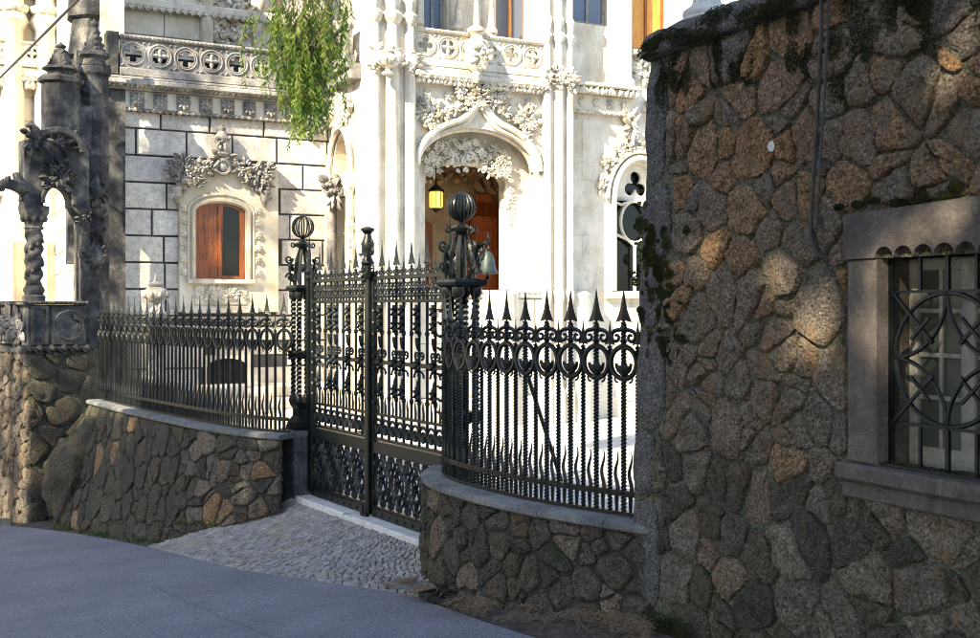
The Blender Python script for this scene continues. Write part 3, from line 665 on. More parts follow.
# ------------------------------------------------------------------ gate posts
def cage_ball(root, z, r, ribs=14, big=False):
    for k in range(ribs):
        a = 2*PI*k/ribs; pts = []
        for i in range(13):
            t = -PI/2+PI*i/12; pts.append((r*math.cos(t)*math.cos(a), r*math.cos(t)*math.sin(a), z+r*1.02*math.sin(t)))
        mb = MB(); mb.tube(pts, [.006+(.010 if big else .005)*math.sin(PI*i/12) for i in range(13)], 5); mb.build('ball_rib', 'iron', root, smooth=True, sharp=45)
    mb = MB(); mb.lathe([(.014, z-r-.05), (.022, z-r-.02), (.035, z-r+.005), (.02, z-r+.03)], 10); mb.lathe([(.03, z+r*.96), (.03, z+r+.008), (.008, z+r+.03)], 10); mb.build('ball_cap', 'iron', root, smooth=True, sharp=40)
def gate_post(label, pos, zb, big):
    s = 1.12 if big else 1.0; root = thing('gate_post', label, 'gate post', (pos[0], pos[1], zb), GATE.rz); H = 2.42-zb; hw = .085*s
    mb = MB(); mb.box(-hw*1.75, hw*1.75, -hw*1.75, hw*1.75, .0, .05); mb.lathe([(.20*s, .05), (.19*s, .09), (.13*s, .16), (.125*s, .24), (.165*s, .29), (.17*s, .32)], 4, (0, 0, 0), PI/4); mb.build('plinth', 'iron', root)
    for x in (-1, 1):
        for y in (-1, 1):
            mb = MB(); mb.twist(.034*s, .32, H-.06, .16, 6, (0, 0), 12, .30); mb.lathe([(.05*s, .32), (.055*s, .35), (.036*s, .40)], 10); mb.lathe([(.036*s, H-.12), (.055*s, H-.08), (.05*s, H-.03)], 10)
            mb.build('spiral_column', 'iron', root, (x*hw, y*hw, 0), smooth=True, sharp=35)
    zc = .32+(H-.32)*.42
    mb = MB(); mb.lathe([(.16*s, zc-.045), (.185*s, zc-.02), (.185*s, zc+.02), (.16*s, zc+.045)], 4, (0, 0, 0), PI/4)
    for a in range(4):
        m2 = MB(); rosette(m2, 0, -.13*s, zc, .06, .05, 6); m2.xf(Matrix.Rotation(a*PI/2, 4, 'Z')); mb.add(m2.v, m2.f)
    mb.build('collar', 'iron', root)
    mb = MB(); mb.lathe([(.17*s, H-.03), (.205*s, H-.01), (.22*s, H+.015), (.205*s, H+.04), (.16*s, H+.05)], 4, (0, 0, 0), PI/4); mb.build('platform', 'iron', root)
    zt = H+.05; hh = .44 if big else .46
    mb = MB()                       # four bowed straps gathered under the ball
    for a in range(4):
        ca, sa = math.cos(a*PI/2+PI/4), math.sin(a*PI/2+PI/4)
        mb.tube([(ca*q*s, sa*q*s, zt+hh*t) for q, t in ((.10, 0), (.098, .25), (.088, .5), (.062, .75), (.03, .95))], [.022*s, .022*s, .02*s, .02*s, .018*s], 6)
    mb.lathe([(.03*s, zt+hh*.9), (.04*s, zt+hh*.95), (.10*s, zt+hh*.98), (.115*s, zt+hh+.02), (.05*s, zt+hh+.05), (.02*s, zt+hh+.08)], 10)
    mb.lathe([(.0, zt+hh*.5), (.02*s, zt+hh*.47), (.028*s, zt+hh*.40), (.012*s, zt+hh*.34), (.006, zt+hh*.3)], 8)
    for a in range(4): m2 = MB(); m2.scroll((.125*s, 0, zt+hh+.015), .035*s, 1.2, .011*s, PI, 1, 0, 5); m2.xf(Matrix.Rotation(a*PI/2, 4, 'Z')); mb.add(m2.v, m2.f)
    mb.build('lantern_straps', 'iron', root, smooth=True, sharp=40)
    r = .122 if big else .125
    cage_ball(root, zt+hh+.10+r, r, 22 if big else 12, big)
    mb = MB()
    for t in (-1, 1):
        for d in (0, 1):
            m2 = MB()
            m2.tube([(.09*s, 0, zt), (.15*s, 0, zt+.08), (.17*s, 0, zt+.2), (.13*s, 0, zt+.31)], [.018*s]*4, 5); m2.scroll((.175*s, 0, zt+.30), .05*s, 1.4, .014*s, PI, 1 if t > 0 else 1, 0, 5); m2.scroll((.16*s, 0, zt+.09), .055*s, 1.3, .014*s, 0, 1, 0, 5)
            m2.leaf((.12*s, -.01, zt+.16), 1.2, .1, .06, .03)
            m2.xf(Matrix.Rotation((0 if t > 0 else PI)+d*PI/2, 4, 'Z')); mb.add(m2.v, m2.f)
    mb.build('scroll_bracket', 'iron', root, smooth=True, sharp=40)
    # spear standard on the hinge side
    sx = (hw+.10*s)*(1 if not big else -1); mb = MB(); mb.box(sx-.03, sx+.03, -.03, .03, .0 if big else -.70, H+.10); mb.lathe([(.045, H+.10), (.06, H+.13), (.04, H+.16), (.055, H+.20), (.03, H+.24), (.022, H+.40), (.004, H+.62)], 8, (sx, 0, 0)); mb.build('hinge_standard', 'iron', root)
    return root, zt, hh
PL = GATE.world(-.22, -.02); gate_post('slender ball-topped iron post of spiral columns on grey pier', (PL.x, PL.y), .772, False)
PR = GATE.world(GW+.16, .06); pr, zt, hh = gate_post('stout ball-topped iron post of spiral columns carrying the bell', (PR.x, PR.y), .0, True)
# bell on a bracket
bx = .22; bell = thing('bell', 'small green bronze bell hung from bracket of stout gate post', 'bell', tuple(Vector((PR.x, PR.y, 2.60))+Vector((.24, -.05, 0))), GATE.rz)
mb = MB(); mb.lathe([(.096, -.085), (.098, -.075), (.082, -.05), (.068, -.01), (.062, .045), (.052, .08), (.034, .105), (.012, .125)], 18); mb.build('bell_body', 'bronze', bell, smooth=True, sharp=50)
mb = MB(); mb.tube([(0, 0, .05), (0, 0, -.10)], .008, 6); mb.blob((0, 0, -.125), (.022, .022, .022), 1, 0, 1); mb.build('clapper', 'iron', bell)
mb = MB(); mb.ring((0, 0, .145), .022, .008, 12, 5); mb.tube([(-.24, -.0, .10), (-.17, 0, .17), (-.05, 0, .20), (.04, 0, .185)], .014, 6); mb.tube([(0, 0, .19), (.012, 0, .24), (0, 0, .30)], [.013, .011, .003], 6); mb.scroll((-.14, 0, .12), .055, 1.2, .010, PI/2, -1, 0, 5); mb.build('bracket', 'iron', bell)
# raking stay behind the short railing
a = RMAP(RL*.60, 1, -.25); mb = MB(); mb.tube([(a.x, a.y+.5, 1.70), (a.x+.30, a.y+.42, .76)], .017, 6)
tag(mb.build('raking_stay', 'iron'), 'thin black iron stay leaning behind the short railing', 'stay')

# ------------------------------------------------------------------ tall rubble wall with the grilled window
WALL = thing('rubble_wall', 'tall rough rubble wall of brown and ochre stones with mossy coping', 'wall', (WF.o.x, WF.o.y, 0), WF.rz)
WZ = 3.86; WL = 4.2
def wmap(s, z, off):
    k = max(0, 1-z/WZ); return Vector((s-(.02+.19*k)*max(0, 1-s/1.3), -off-.05*k, z))
jx0, _ = WF.at(846, 300, -.066); ox0, _ = WF.at(875, 300, -.066); cxw, czw = WF.at(949.5, 360, .04); _, lz1 = WF.at(845, 213); _, lz0 = WF.at(875, 259); _, sz1 = WF.at(838, 458); _, sz0 = WF.at(838, 482)
ox1 = 2*cxw-ox0; jx1 = 2*cxw-jx0; HOLE = (ox0, ox1, sz1, lz0); SURR = (jx0, jx1, sz0, lz1)
# core with a real opening
mb = MB(); nx = 26; xs = sorted([WL*i/nx for i in range(nx+1)]+[ox0, ox1]); zs = sorted([-.5+(WZ+.5)*j/22 for j in range(23)]+[sz1, lz0])
for i in range(len(xs)-1):
    for j in range(len(zs)-1):
        mx, mz = (xs[i]+xs[i+1])/2, (zs[j]+zs[j+1])/2
        if ox0 < mx < ox1 and sz1 < mz < lz0: continue
        mb.add([wmap(xs[a], zs[b], .006+.006*noise.noise(Vector((xs[a]*5, zs[b]*5, 0)))) for a, b in ((i, j), (i+1, j), (i+1, j+1), (i, j+1))], [(0, 1, 2, 3)])
mb.add([wmap(0, z, o) for z in zs for o in (0, -.6)], [(2*j, 2*j+2, 2*j+3, 2*j+1) for j in range(len(zs)-1)])
mb.add([(0, 0, WZ), (WL, 0, WZ), (WL, .6, WZ), (0, .6, WZ)], [(0, 1, 2, 3)])
core = mb.build('wall_core', 'mortar', WALL, smooth=True, sharp=50)
R = random.Random(8); qz = -.35; i = 0; qe = []
while qz < WZ-.05:
    hh = R.uniform(.42, .78); z1 = min(WZ, qz+hh); wd = .30 if i % 2 else .22
    if WZ-z1 < .2: z1 = WZ
    poly = [(-.01, qz+.006), (wd, qz+.006), (wd-.01, z1-.006), (-.01, z1-.006)]; sm, C = stone_mesh(poly, wmap, .035, 900+i, 16, .15)
    sm.build('quoin', 'quoin', core, C, smooth=True, sharp=50); qe.append((qz, z1, wd)); qz = z1; i += 1
WST = []; cells = voronoi(.2, WL, -.3, WZ, .215, 41, 1.0, .5, .2, .28)
for i, (p, poly) in enumerate(cells):
    for a, b, wd in qe: poly = cut_rect(poly, (-.1, wd+.005, a, b)) if len(poly) > 2 else poly
    if len(poly) < 3: continue
    poly = cut_rect(poly, (jx0-.005, jx1+.005, sz0-.02, lz1+.01))
    if len(poly) < 3: continue
    q = inset(poly, R.uniform(.002, .010))
    if len(q) < 3 or area(q) < .004: continue
    if p[0] > 3.6: continue
    hh = R.uniform(.022, .044); sm, C = stone_mesh(q, wmap, hh, i+300, 20, .35, fine=True); WST.append((p, hh))
    m_ = 'rubble'
    if p[1] > 2.2 and R.random() < .5: m_ = 'ochre'
    elif R.random() < .05: m_ = 'ochre'
    if p[1] < 1.3 and R.random() < .6: m_ = 'dkrubble'
    sm.build('stone', m_, core, C, smooth=True, sharp=45)
# coping slabs
x = -.03; i = 0
while x < WL:
    ln = R.uniform(.55, .85); mb = MB(); n = 12; v = []; f = []
    prof = [(-.02, 0), (-.06, .01), (-.075, .03), (-.075, .13), (-.06, .16), (-.01, .19), (.7, .22), (.7, 0)]; k = len(prof)
    for a in range(n+1):
        xx = x+.006+(ln-.012)*a/n
        v += [(xx, y+.02*noise.noise(Vector((xx*7, y*9, z*9))), WZ+z+.02*noise.noise(Vector((xx*8, z*11, 3)))) for y, z in prof]
    for a in range(n):
        for b in range(k): f.append((a*k+b, a*k+(b+1) % k, (a+1)*k+(b+1) % k, (a+1)*k+b))
    f += [tuple(range(k)), tuple(n*k+b for b in range(k-1, -1, -1))]
    mb.add(v, f).build('coping_stone', 'quoin', WALL, smooth=True, sharp=45); x += ln; i += 1
# moss: crowds of tiny tufts
def moss(parent, spots, seed, name='moss', material='moss', sz=.0075):
    R = random.Random(seed); mb = MB()
    for (x, y, z, rx, ry, rz_, n) in spots:
        for _ in range(n):
            a = R.uniform(0, 2*PI); q = R.random()**.6; px = x+rx*q*math.cos(a); pz = z+rz_*q*math.sin(a); py = y-ry*(1-q*q)*R.uniform(.5, 1)
            s = sz*R.uniform(.6, 1.6); d = Vector((R.uniform(-1, 1), R.uniform(-1.4, -.1), R.uniform(-.6, 1))).normalized()*s; e = d.orthogonal().normalized()*s*.55; c = Vector((px, py, pz)); g = d.cross(e).normalized()*s*.5
            mb.add([c-e, c+e, c+d, c+g, c-g], [(0, 1, 2), (3, 4, 2), (0, 3, 2)])
    return tag(mb.build(name, material, parent), kind='stuff')
sp = []
for _ in range(26): sp.append((R.uniform(0, 3.4), -.072, WZ+R.uniform(.0, .17), .16, .014, .06, 494))
for _ in range(15): s = R.uniform(.1, 1.5); sp.append((s, -.035, WZ-R.uniform(.02, .3), .06, .012, .09, 338))
for _ in range(16): s = R.uniform(1.6, 2.9); sp.append((s, -.035, WZ-R.uniform(.02, .5), .12, .012, .12, 520))
for _ in range(85):
    t = R.random(); px = 648+R.gauss(10, 11)+14*t; py = 232+128*t+R.gauss(0, 9); s, z = WF.at(px, py); sp.append((s, -.045, z, R.uniform(.012, .055), .022, R.uniform(.015, .06), 190))
for px in range(850, 980, 17): s, z = WF.at(px+R.uniform(-6, 6), 213-(px-845)*.13); sp.append((s, -.045, z+.02+R.uniform(-.02, .03), R.uniform(.02, .06), .02, R.uniform(.012, .035), 390))
for px in range(875, 980, 14): s, z = WF.at(px, 462+(px-875)*.15, .06); sp.append((s, -.0, z+.015, .06, .0, .012, 60))
moss(WALL, sp, 3)
moss(WALL, [(R.uniform(-.1, .5), -.10, R.uniform(-.05, .18), .16, .05, .07, 676) for _ in range(10)], 4)
# ivy tuft on the corner
mb = MB(); R = random.Random(31); s0, z0 = WF.at(652, 235)
for _ in range(190):
    c = Vector((s0+R.gauss(-.05, .04), R.uniform(-.05, .1), z0+R.gauss(-.05, .16))); d = Vector((R.uniform(-1, .6), R.uniform(-1, .2), R.uniform(-1, .5))).normalized()*.035; e = d.orthogonal().normalized()*.018
    mb.add([c, c+d*.5+e, c+d, c+d*.5-e], [(0, 1, 2, 3)])
tag(mb.build('wall_ivy', 'leaf', WALL), kind='stuff')
# lichen / plaster spots
for px, py, r in ((778, 147, .030),):
    s, z = WF.at(px, py); mb = MB(); n = 14; ring = [(s+r*(1+.3*noise.noise(Vector((math.cos(2*PI*k/n)*2, math.sin(2*PI*k/n)*2, px))))*math.cos(2*PI*k/n), z+r*(1+.3*noise.noise(Vector((math.cos(2*PI*k/n)*2, math.sin(2*PI*k/n)*2, px+9))))*math.sin(2*PI*k/n)) for k in range(n)]
    hh = min(WST, key=lambda t: (t[0][0]-s)**2+(t[0][1]-z)**2)[1]; mb.plate(ring, [], -hh*1.25-.012, -.01); mb.build('plaster_dab', 'sill', core)

# dressed window surround
WIN = ob('window', None, WALL)
def strip(mb, x0, x1, z0, z1, y0, y1): mb.box(x0, x1, y0, y1, z0, z1, .012)
mb = MB(); mb.box(jx0, ox0, -.066, .30, sz1+.002, lz0-.004, .012); mb.build('jamb', 'sillstone', WIN)
mb = MB(); mb.box(ox1, jx1, -.066, .30, sz1+.002, lz0-.004, .012); mb.build('jamb', 'sillstone', WIN)
out = [(jx0-.015, lz0), (jx0-.015, lz1-.02), (jx1+.015, lz1+.02), (jx1+.015, lz0)]; xx = jx1
lob = (ox1-ox0)/6; edge = []
for k in range(6, 0, -1):       # scalloped lower edge
    cx_ = ox0+lob*(k-.5)
    for a in range(0, 9): t = PI*a/8; edge.append((cx_+lob*.48*math.cos(t), lz0+.002+.055*math.sin(t)))
mb = MB(); mb.plate(out+edge, [], -.072, -.02); mb.build('lintel', 'sillstone', WIN)
mb = MB(); mb.box(jx0, jx1, -.02, .30, lz0+.06, lz1, .0); mb.build('lintel_back', 'sillstone', WIN)
mb = MB(); mb.box(jx0-.03, jx1+.06, -.125, .28, sz1-.085, sz1, .012); mb.box(jx0-.01, jx1+.03, -.095, .2, sz0-.05, sz1-.088, .012); mb.build('sill', 'sillstone', WIN)
# wooden casement behind
wy = .17; mb = MB(); fw = .055
mb.box(ox0, ox0+fw, wy, wy+.06, sz1, lz0, .006); mb.box(ox1-fw, ox1, wy, wy+.06, sz1, lz0, .006); mb.box(ox0, ox1, wy+.004, wy+.056, sz1, sz1+.10); mb.box(ox0, ox1, wy+.004, wy+.056, lz0-.06, lz0)
mid_ = (ox0+ox1)/2
mb.box(mid_-.045, mid_+.045, wy-.004, wy+.05, sz1, lz0, .008)
mb.box(ox0+fw+.13, ox0+fw+.15, wy+.01, wy+.045, sz1+.1, lz0-.06); mb.box(ox1-fw-.15, ox1-fw-.13, wy+.01, wy+.045, sz1+.1, lz0-.06)
for t in (.28, .52, .77): z = sz1+.1+(lz0-sz1-.16)*t; mb.box(ox0+fw, ox1-fw, wy+.014, wy+.04, z-.011, z+.011)
mb.build('casement', 'paleframe', WIN)
mb = MB(); mb.box(ox0+.01, ox1-.01, wy+.026, wy+.03, sz1+.02, lz0-.01); mb.build('pane', 'greyglass', WIN)
mb = MB(); mb.box(ox0-.03, ox0-.002, .02, .42, sz1, lz0); mb.box(ox1+.002, ox1+.03, .02, .42, sz1, lz0); mb.box(ox0-.03, ox1+.03, .40, .44, sz1-.03, lz0+.1); mb.build('reveal', 'dark_room', WIN)
# iron grille
GRI = ob('window_grille', None, WALL); gy = .03
_, g0 = WF.at(949.5, 291, gy); _, g2_ = WF.at(949.5, 429, gy); zc = (g0+g2_)/2; r = (g0-g2_)/2
lx = cxw-r-.02; rx = cxw+r+.02
for z in (g0, g2_): mb = MB(); mb.tube([(ox0, gy, z), (ox1, gy, z)], .010, 4); mb.build('grille_bar', 'iron', GRI)
mb = MB(); mb.tube([(ox0, gy, zc), (lx, gy, zc)], .009, 4); mb.build('grille_bar', 'iron', GRI); mb = MB(); mb.tube([(rx, gy, zc), (ox1, gy, zc)], .009, 4); mb.build('grille_bar', 'iron', GRI)
for z in ((g0+zc)/2, (g2_+zc)/2): mb = MB(); mb.tube([(ox0, gy+.01, z), (lx, gy+.01, z)], .006, 4); mb.build('grille_bar', 'iron', GRI)
for x_ in (ox0+.022, lx, rx, ox1-.022): mb = MB(); mb.tube([(x_, gy, sz1), (x_, gy, lz0+.03)], .014, 4); mb.build('grille_bar', 'iron', GRI)
for a, b in ((g0, lz0+.03), (sz1, g2_)):
    for x_ in (cxw-r*.5, cxw, cxw+r*.5): mb = MB(); mb.tube([(x_, gy, a), (x_, gy, b)], .011 if x_ != cxw else .014, 4); mb.build('grille_bar', 'iron', GRI)
mb = MB(); mb.ring((cxw, gy, zc), r-.008, .0125, 44, 6); mb.build('grille_ring', 'iron', GRI, smooth=True)
for sx in (-1, 1):
    for sz in (-1, 1):
        a0 = math.atan2(-sz, -sx); mb = MB(); mb.arc((cxw+sx*r, gy-.004, zc+sz*r), r, a0-PI/4, a0+PI/4, .0115, 16, 6); mb.build('grille_arc', 'iron', GRI, smooth=True)
        mb = MB(); mb.tube([(cxw+sx*r, gy-.012, zc+sz*r), (cxw+sx*r*.28, gy-.012, zc+sz*r*.28)], .0105, 4)
        c = (cxw+sx*r*.45, zc+sz*r*.45); mb.tube([(c[0]-.055*sx, gy-.02, c[1]+.055*sz), (c[0]+.055*sx, gy-.02, c[1]-.055*sz)], .0105, 4)
        mb.tube([(cxw+sx*r*.30, gy-.012, zc+sz*r*.30), (cxw+sx*r*.24, gy-.012, zc+sz*r*.24)], [.018, .012], 4); mb.build('grille_diagonal', 'iron', GRI)
mb = MB(); mb.tube([(ox0, -.03, sz1+.014), (ox1, -.03, sz1+.014)], .007, 4); mb.build('grille_bar', 'iron', GRI)
# room shell behind the wall
mb = MB(); mb.box(.02, WL-.02, .60, 3.0, -.4, WZ-.02); mb.build('outbuilding_block', 'mortar', WALL)
# cable down the wall
pts = [WF.at(838, -12), WF.at(836, 40), WF.at(832, 120), WF.at(828, 180), WF.at(825, 228), WF.at(826, 242), WF.at(831, 254), WF.at(839, 262)]
mb = MB(); pl = [Vector((a, -.115 if i == 0 else (-.105 if i < 6 else (-.10, -.08)[i-6]), b)) for i, (a, b) in enumerate(pts)]; pl.insert(0, Vector((pl[0].x+.01, -.19, WZ+.28))); mb.tube(smooth_poly(pl, 2), .011, 8)
o = mb.build('wall_cable', 'cable', None, (WF.o.x, WF.o.y, 0), (0, 0, WF.rz), smooth=True, sharp=50); tag(o, 'black cable running down rubble wall to the window lintel', 'cable')
mb = MB(); pl2 = [p+Vector((.035, .01, 0)) for p in pl[:6]]; mb.tube(smooth_poly(pl2, 2), .007, 6)
o = mb.build('wall_cable', 'cable', None, (WF.o.x, WF.o.y, 0), (0, 0, WF.rz), smooth=True, sharp=50); tag(o, 'thinner black wire beside the cable on rubble wall', 'wire')
# turned stone vase foot standing on the coping
v0 = WF.world(.25, .25); o = thing('stone_urn', 'pale turned stone urn foot standing on mossy coping', 'urn', (v0.x, v0.y, WZ+.215))
mb = MB(); mb.lathe([(.17, 0), (.175, .03), (.15, .045), (.16, .07), (.155, .09), (.10, .13), (.08, .2), (.10, .27), (.2, .36), (.27, .5), (.28, .62), (.24, .7), (.25, .74), (.1, .76)], 20); mb.build('urn_body', 'sill', o, smooth=True, sharp=50)

# ------------------------------------------------------------------ the villa
VIL = thing('villa', 'ornate white carved limestone villa with arched porch and pierced balustrades behind the railings', 'villa', (VF.o.x, VF.o.y, 0), VF.rz)
def S(px, y): return VF.at(px, 300, y)[0]
def Z(px, py, y): return VF.at(px, py, y)[1]
def stuff(o): o['kind'] = 'stuff'; return o
def blockwork(parent, x0, x1, y, zs, seed, material, holes=(), wmin=.8, wmax=1.35, gap=.017, proud=.03, axis='x', ymap=None):
    R = random.Random(seed)
    for j in range(len(zs)-1):
        z1, z0 = zs[j], zs[j+1]; x = x0-R.uniform(0, .8)
        while x < x1:
            x2 = x+R.uniform(wmin, wmax); a, b = max(x, x0), min(x2, x1); x = x2
            if b-a < .12: continue
            poly = [(a+gap, z0+gap), (b-gap, z0+gap), (b-gap, z1-gap), (a+gap, z1-gap)]
            for h in holes:
                if len(poly) > 2: poly = cut_rect(poly, h)
            if len(poly) < 3 or area(poly) < .02: continue
            xs_ = [p[0] for p in poly]; zs_ = [p[1] for p in poly]
            if max(xs_)-min(xs_) < .08 or max(zs_)-min(zs_) < .08: continue
            d = proud*R.uniform(.6, 1.3); cx_ = min(xs_); cz_ = min(zs_); mb = MB()
            mb.box(0, max(xs_)-cx_, -d, .02, 0, max(zs_)-cz_, .012)
            if axis == 'x': mb.build('block', material, parent, (cx_, y, cz_))
            else: mb.build('block', material, parent, (y, -cx_, cz_), (0, 0, -PI/2))
def rope_band(parent, x0, x1, y, z, r, material, name='rope_moulding'):
    mb = MB(); mb.rope((x0, y, z), (x1, y, z), r, 2); return mb.build(name, material, parent, smooth=True, sharp=60)
def leaf_band(parent, x0, x1, y, z, h, material, seed, name='carved_band'):
    mb = MB(); R = random.Random(seed); x = x0
    while x < x1:
        mb.leaf((x, y+.01, z), R.uniform(.9, 2.2), h*R.uniform(.9, 1.2), h*.8, h*.45); 
        if R.random() < .5: mb.blob((x+h*.3, y-h*.12, z+h*.35), (h*.3, h*.3, h*.3), x*9, .3, 1)
        x += h*.62
    return stuff(mb.build(name, material, parent, smooth=True, sharp=50))
def balustrade(parent, x0, x1, y, z0, z1, material, seed, pitch=None, th=.09):
    B = ob('balustrade', None, parent); H = z1-z0; hb = H*.20; ht = H*.10; ph = H-hb-ht; n = max(1, round((x1-x0)/(pitch or ph*1.03))); w_ = (x1-x0)/n; r = min(ph, w_)*.5
    mb = MB(); mb.box(x0, x1, y-.06, y+th+.05, z0, z0+hb-.003, .012); mb.build('base_slab', material, B)
    mb = MB(); mb.box(x0, x1, y-.05, y+th+.04, z1-ht+.003, z1, .01); mb.build('top_rail', material, B); rope_band(B, x0, x1, y-.045, z1-ht*.5, ht*.42, material)
    for i in range(n):
        cx_ = x0+w_*(i+.5); cz_ = z0+hb+ph/2; mb = MB(); g = .003
        q = [(x0+w_*i+g, z0+hb), (x0+w_*(i+1)-g, z0+hb), (x0+w_*(i+1)-g, z1-ht), (x0+w_*i+g, z1-ht)]
        if i % 2 == 0: mb.plate(q, [poly_foil(cx_, cz_, r*.44, r*.27, 4, 40, 0)], y, y+th)
        else: mb.plate(q, [poly_circle(cx_+r*.40*math.cos(a), cz_+r*.40*math.sin(a), r*.28, 14) for a in (PI/4, 3*PI/4, 5*PI/4, 7*PI/4)], y, y+th)
        mb.ring((cx_, y-.005, cz_), r*.86, r*.09, 24, 5); mb.ring((cx_, y-.004, cz_), r*.68, r*.05, 20, 4)
        if i % 2: 
            for a in range(4): mb.leaf((cx_, y, cz_), a*PI/2, r*.55, r*.34, .035)
            mb.blob((cx_, y-.02, cz_), (r*.13,)*3, i, .1, 1)
        for a in (PI/4, 3*PI/4, 5*PI/4, 7*PI/4): mb.leaf((cx_+w_*.49*math.cos(a)*1.32, y+.005, cz_+ph*.49*math.sin(a)*1.32), a+PI, r*.3, r*.22, .03)
        mb.build('pierced_panel', material, B, smooth=True, sharp=40)
    return B
def pinnacle(parent, x, y, z, h, r, material, seed, n=8, name='pinnacle'):
    mb = MB(); mb.lathe([(r, 0), (r*1.15, h*.03), (r*1.15, h*.07), (r*.8, h*.10), (r*.75, h*.2), (r*1.1, h*.24), (r*1.05, h*.30), (r*.7, h*.36), (r*.45, h*.6), (r*.22, h*.82), (r*.3, h*.86), (r*.32, h*.9), (r*.1, h*.96), (.01, h)], n, (x, y, z), PI/8)
    R = random.Random(seed)
    for k in range(4):
        for a in range(n//2):
            an = a*4*PI/n; q = h*(.36+.12*k); rr = r*(.68-.13*k); mb.blob((x+rr*math.cos(an), y+rr*math.sin(an), z+q), (r*.16, r*.16, r*.2), k+a, .3, 0)
    return mb.build(name, material, parent, smooth=True, sharp=40)
def urn(parent, x, y, z, h, r, material):
    mb = MB(); mb.lathe([(r*.5, 0), (r*.55, h*.06), (r*.25, h*.12), (r*.2, h*.2), (r*.55, h*.26), (r*.95, h*.38), (r, h*.5), (r*.8, h*.6), (r*.5, h*.66), (r*.62, h*.7), (r*.62, h*.74), (r*.2, h*.8), (r*.12, h*.9), (.01, h)], 14, (x, y, z))
    for a in range(9): an = 2*PI*a/9; mb.blob((x+r*.92*math.cos(an), y+r*.92*math.sin(an), z+h*.45), (r*.2, r*.2, h*.09), a, .2, 1)
    return mb.build('carved_urn', material, parent, smooth=True, sharp=45)
def ogee(cx_, w_, zs, zt, zp, n=12):    # round arch that flicks up to a point
    L = []
    for i in range(n+1):
        t = PI-(PI*.36)*i/n; L.append((cx_+w_*math.cos(t), zs+(zt-zs)*math.sin(t)))
    a = L[-1]
    for i in range(1, 7):
        t = i/6; L.append((a[0]+(cx_-a[0])*t, a[1]+(zp-a[1])*(t*t*.75+t*.25)))
    return L+[(2*cx_-x, z) for x, z in reversed(L[:-1])]

# --- left wing
yC = 2.0; xc0 = S(100, yC); xc1 = S(352, yC); ztop = Z(113, 109, yC)
wallC = ob('wing_wall', None, VIL)
mb = MB(); mb.box(xc0+.24, xc1, yC, yC+.5, -.2, ztop+1.0); mb.build('wall_core', 'joint', wallC)
mb = MB(); mb.box(xc0+.02, xc0+.238, yC+.02, yC+.5, -.2, ztop+1.0); mb.build('corner_quoin', 'block', wallC)
wx0, wx1 = S(178, yC), S(276, yC); wz0, wz1 = Z(220, 312, yC), Z(220, 166, yC); wxm = S(220, yC)
bx0, bx1, bz0, bz1 = S(203, yC), S(250, yC), Z(226, 390, yC), Z(226, 355, yC)
zs = [ztop, ztop-.31]
while zs[-1] > .2: zs.append(zs[-1]-.478)
crest = (S(203, yC), S(252, yC), wz1-.02, Z(220, 140, yC))
blockwork(wallC, xc0+.25, xc1-.02, yC, zs, 12, 'block', [(wx0, wx1, wz0, wz1), (bx0, bx1, bz0, bz1)])
# cornice, frieze, balustrade
cz = lambda py: Z(113, py, yC)
mb = MB(); mb.box(xc0, xc1, yC-.10, yC+.4, cz(107), cz(90), .0); mb.build('frieze', 'lime', wallC)
rope_band(wallC, xc0, xc1, yC-.11, cz(109), .045, 'mid')
for i in range(14):
    x = xc0+.62+i*.40
    if x > xc1-.2: break
    mb = MB(); mb.box(x-.12, x+.12, yC-.13, yC-.101, cz(106), cz(91.5), .01); rosette(mb, x, yC-.13, (cz(106)+cz(91.5))/2, .12, .05, 8); mb.build('rosette_tile', 'mid', wallC, smooth=True, sharp=40)
mb = MB(); mb.box(xc0-.1, xc1, yC-.22, yC+.4, cz(90)+.002, cz(86), .01); mb.box(xc0-.15, xc1, yC-.36, yC+.4, cz(86)+.002, cz(81), .015); mb.box(xc0-.15, xc1, yC-.30, yC+.4, cz(81)+.002, cz(77.5), .02); mb.build('cornice', 'mid', wallC)
leaf_band(wallC, xc0, xc1, yC-.28, cz(88), .13, 'mid', 3)
balustrade(wallC, S(119, yC)-.02, xc1-.25, yC-.22, cz(77), cz(36), 'mid', 4, .48)
mb = MB(); mb.box(S(112, yC)-.12, S(118, yC)-.02, yC-.26, yC+.1, cz(77), cz(34), .02); mb.build('balustrade_pier', 'dark', wallC)
# carved window
win = ob('window', None, VIL); yW = yC-.15
ax0, ax1 = S(196, yW), S(246, yW); az0, az1, azt = Z(220, 279, yW), Z(220, 212, yW), Z(220, 203, yW); am = (ax0+ax1)/2
head = [(am+(ax1-am)*math.cos(t), az1+(azt-az1)*math.sin(t)) for t in [PI*i/14 for i in range(15)]]
hole = [(ax1, az0)]+head+[(ax0, az0)]
mb = MB(); mb.plate([(wx0, wz0), (wx1, wz0), (wx1, wz1), (wx0, wz1)], [hole], yW, yC); mb.build('surround', 'lime', win)
mb = MB(); mb.tube([(ax0-.05, yW-.02, az0)]+[(am+(ax1-am+.05)*math.cos(t), yW-.02, az1+(azt-az1+.05)*math.sin(t)) for t in [PI-PI*i/14 for i in range(15)]]+[(ax1+.05, yW-.02, az0)], .035, 6)
mb.tube([(ax0-.14, yW-.01, az0)]+[(am+(ax1-am+.14)*math.cos(t), yW-.01, az1+(azt-az1+.16)*math.sin(t)) for t in [PI-PI*i/14 for i in range(15)]]+[(ax1+.14, yW-.01, az0)], .022, 6); mb.build('moulding', 'lime', win, smooth=True, sharp=50)
mb = MB(); mb.box(ax0-.16, ax1+.16, yW-.10, yW+.05, az0-.09, az0-.005, .012); mb.build('sill', 'lime', win)
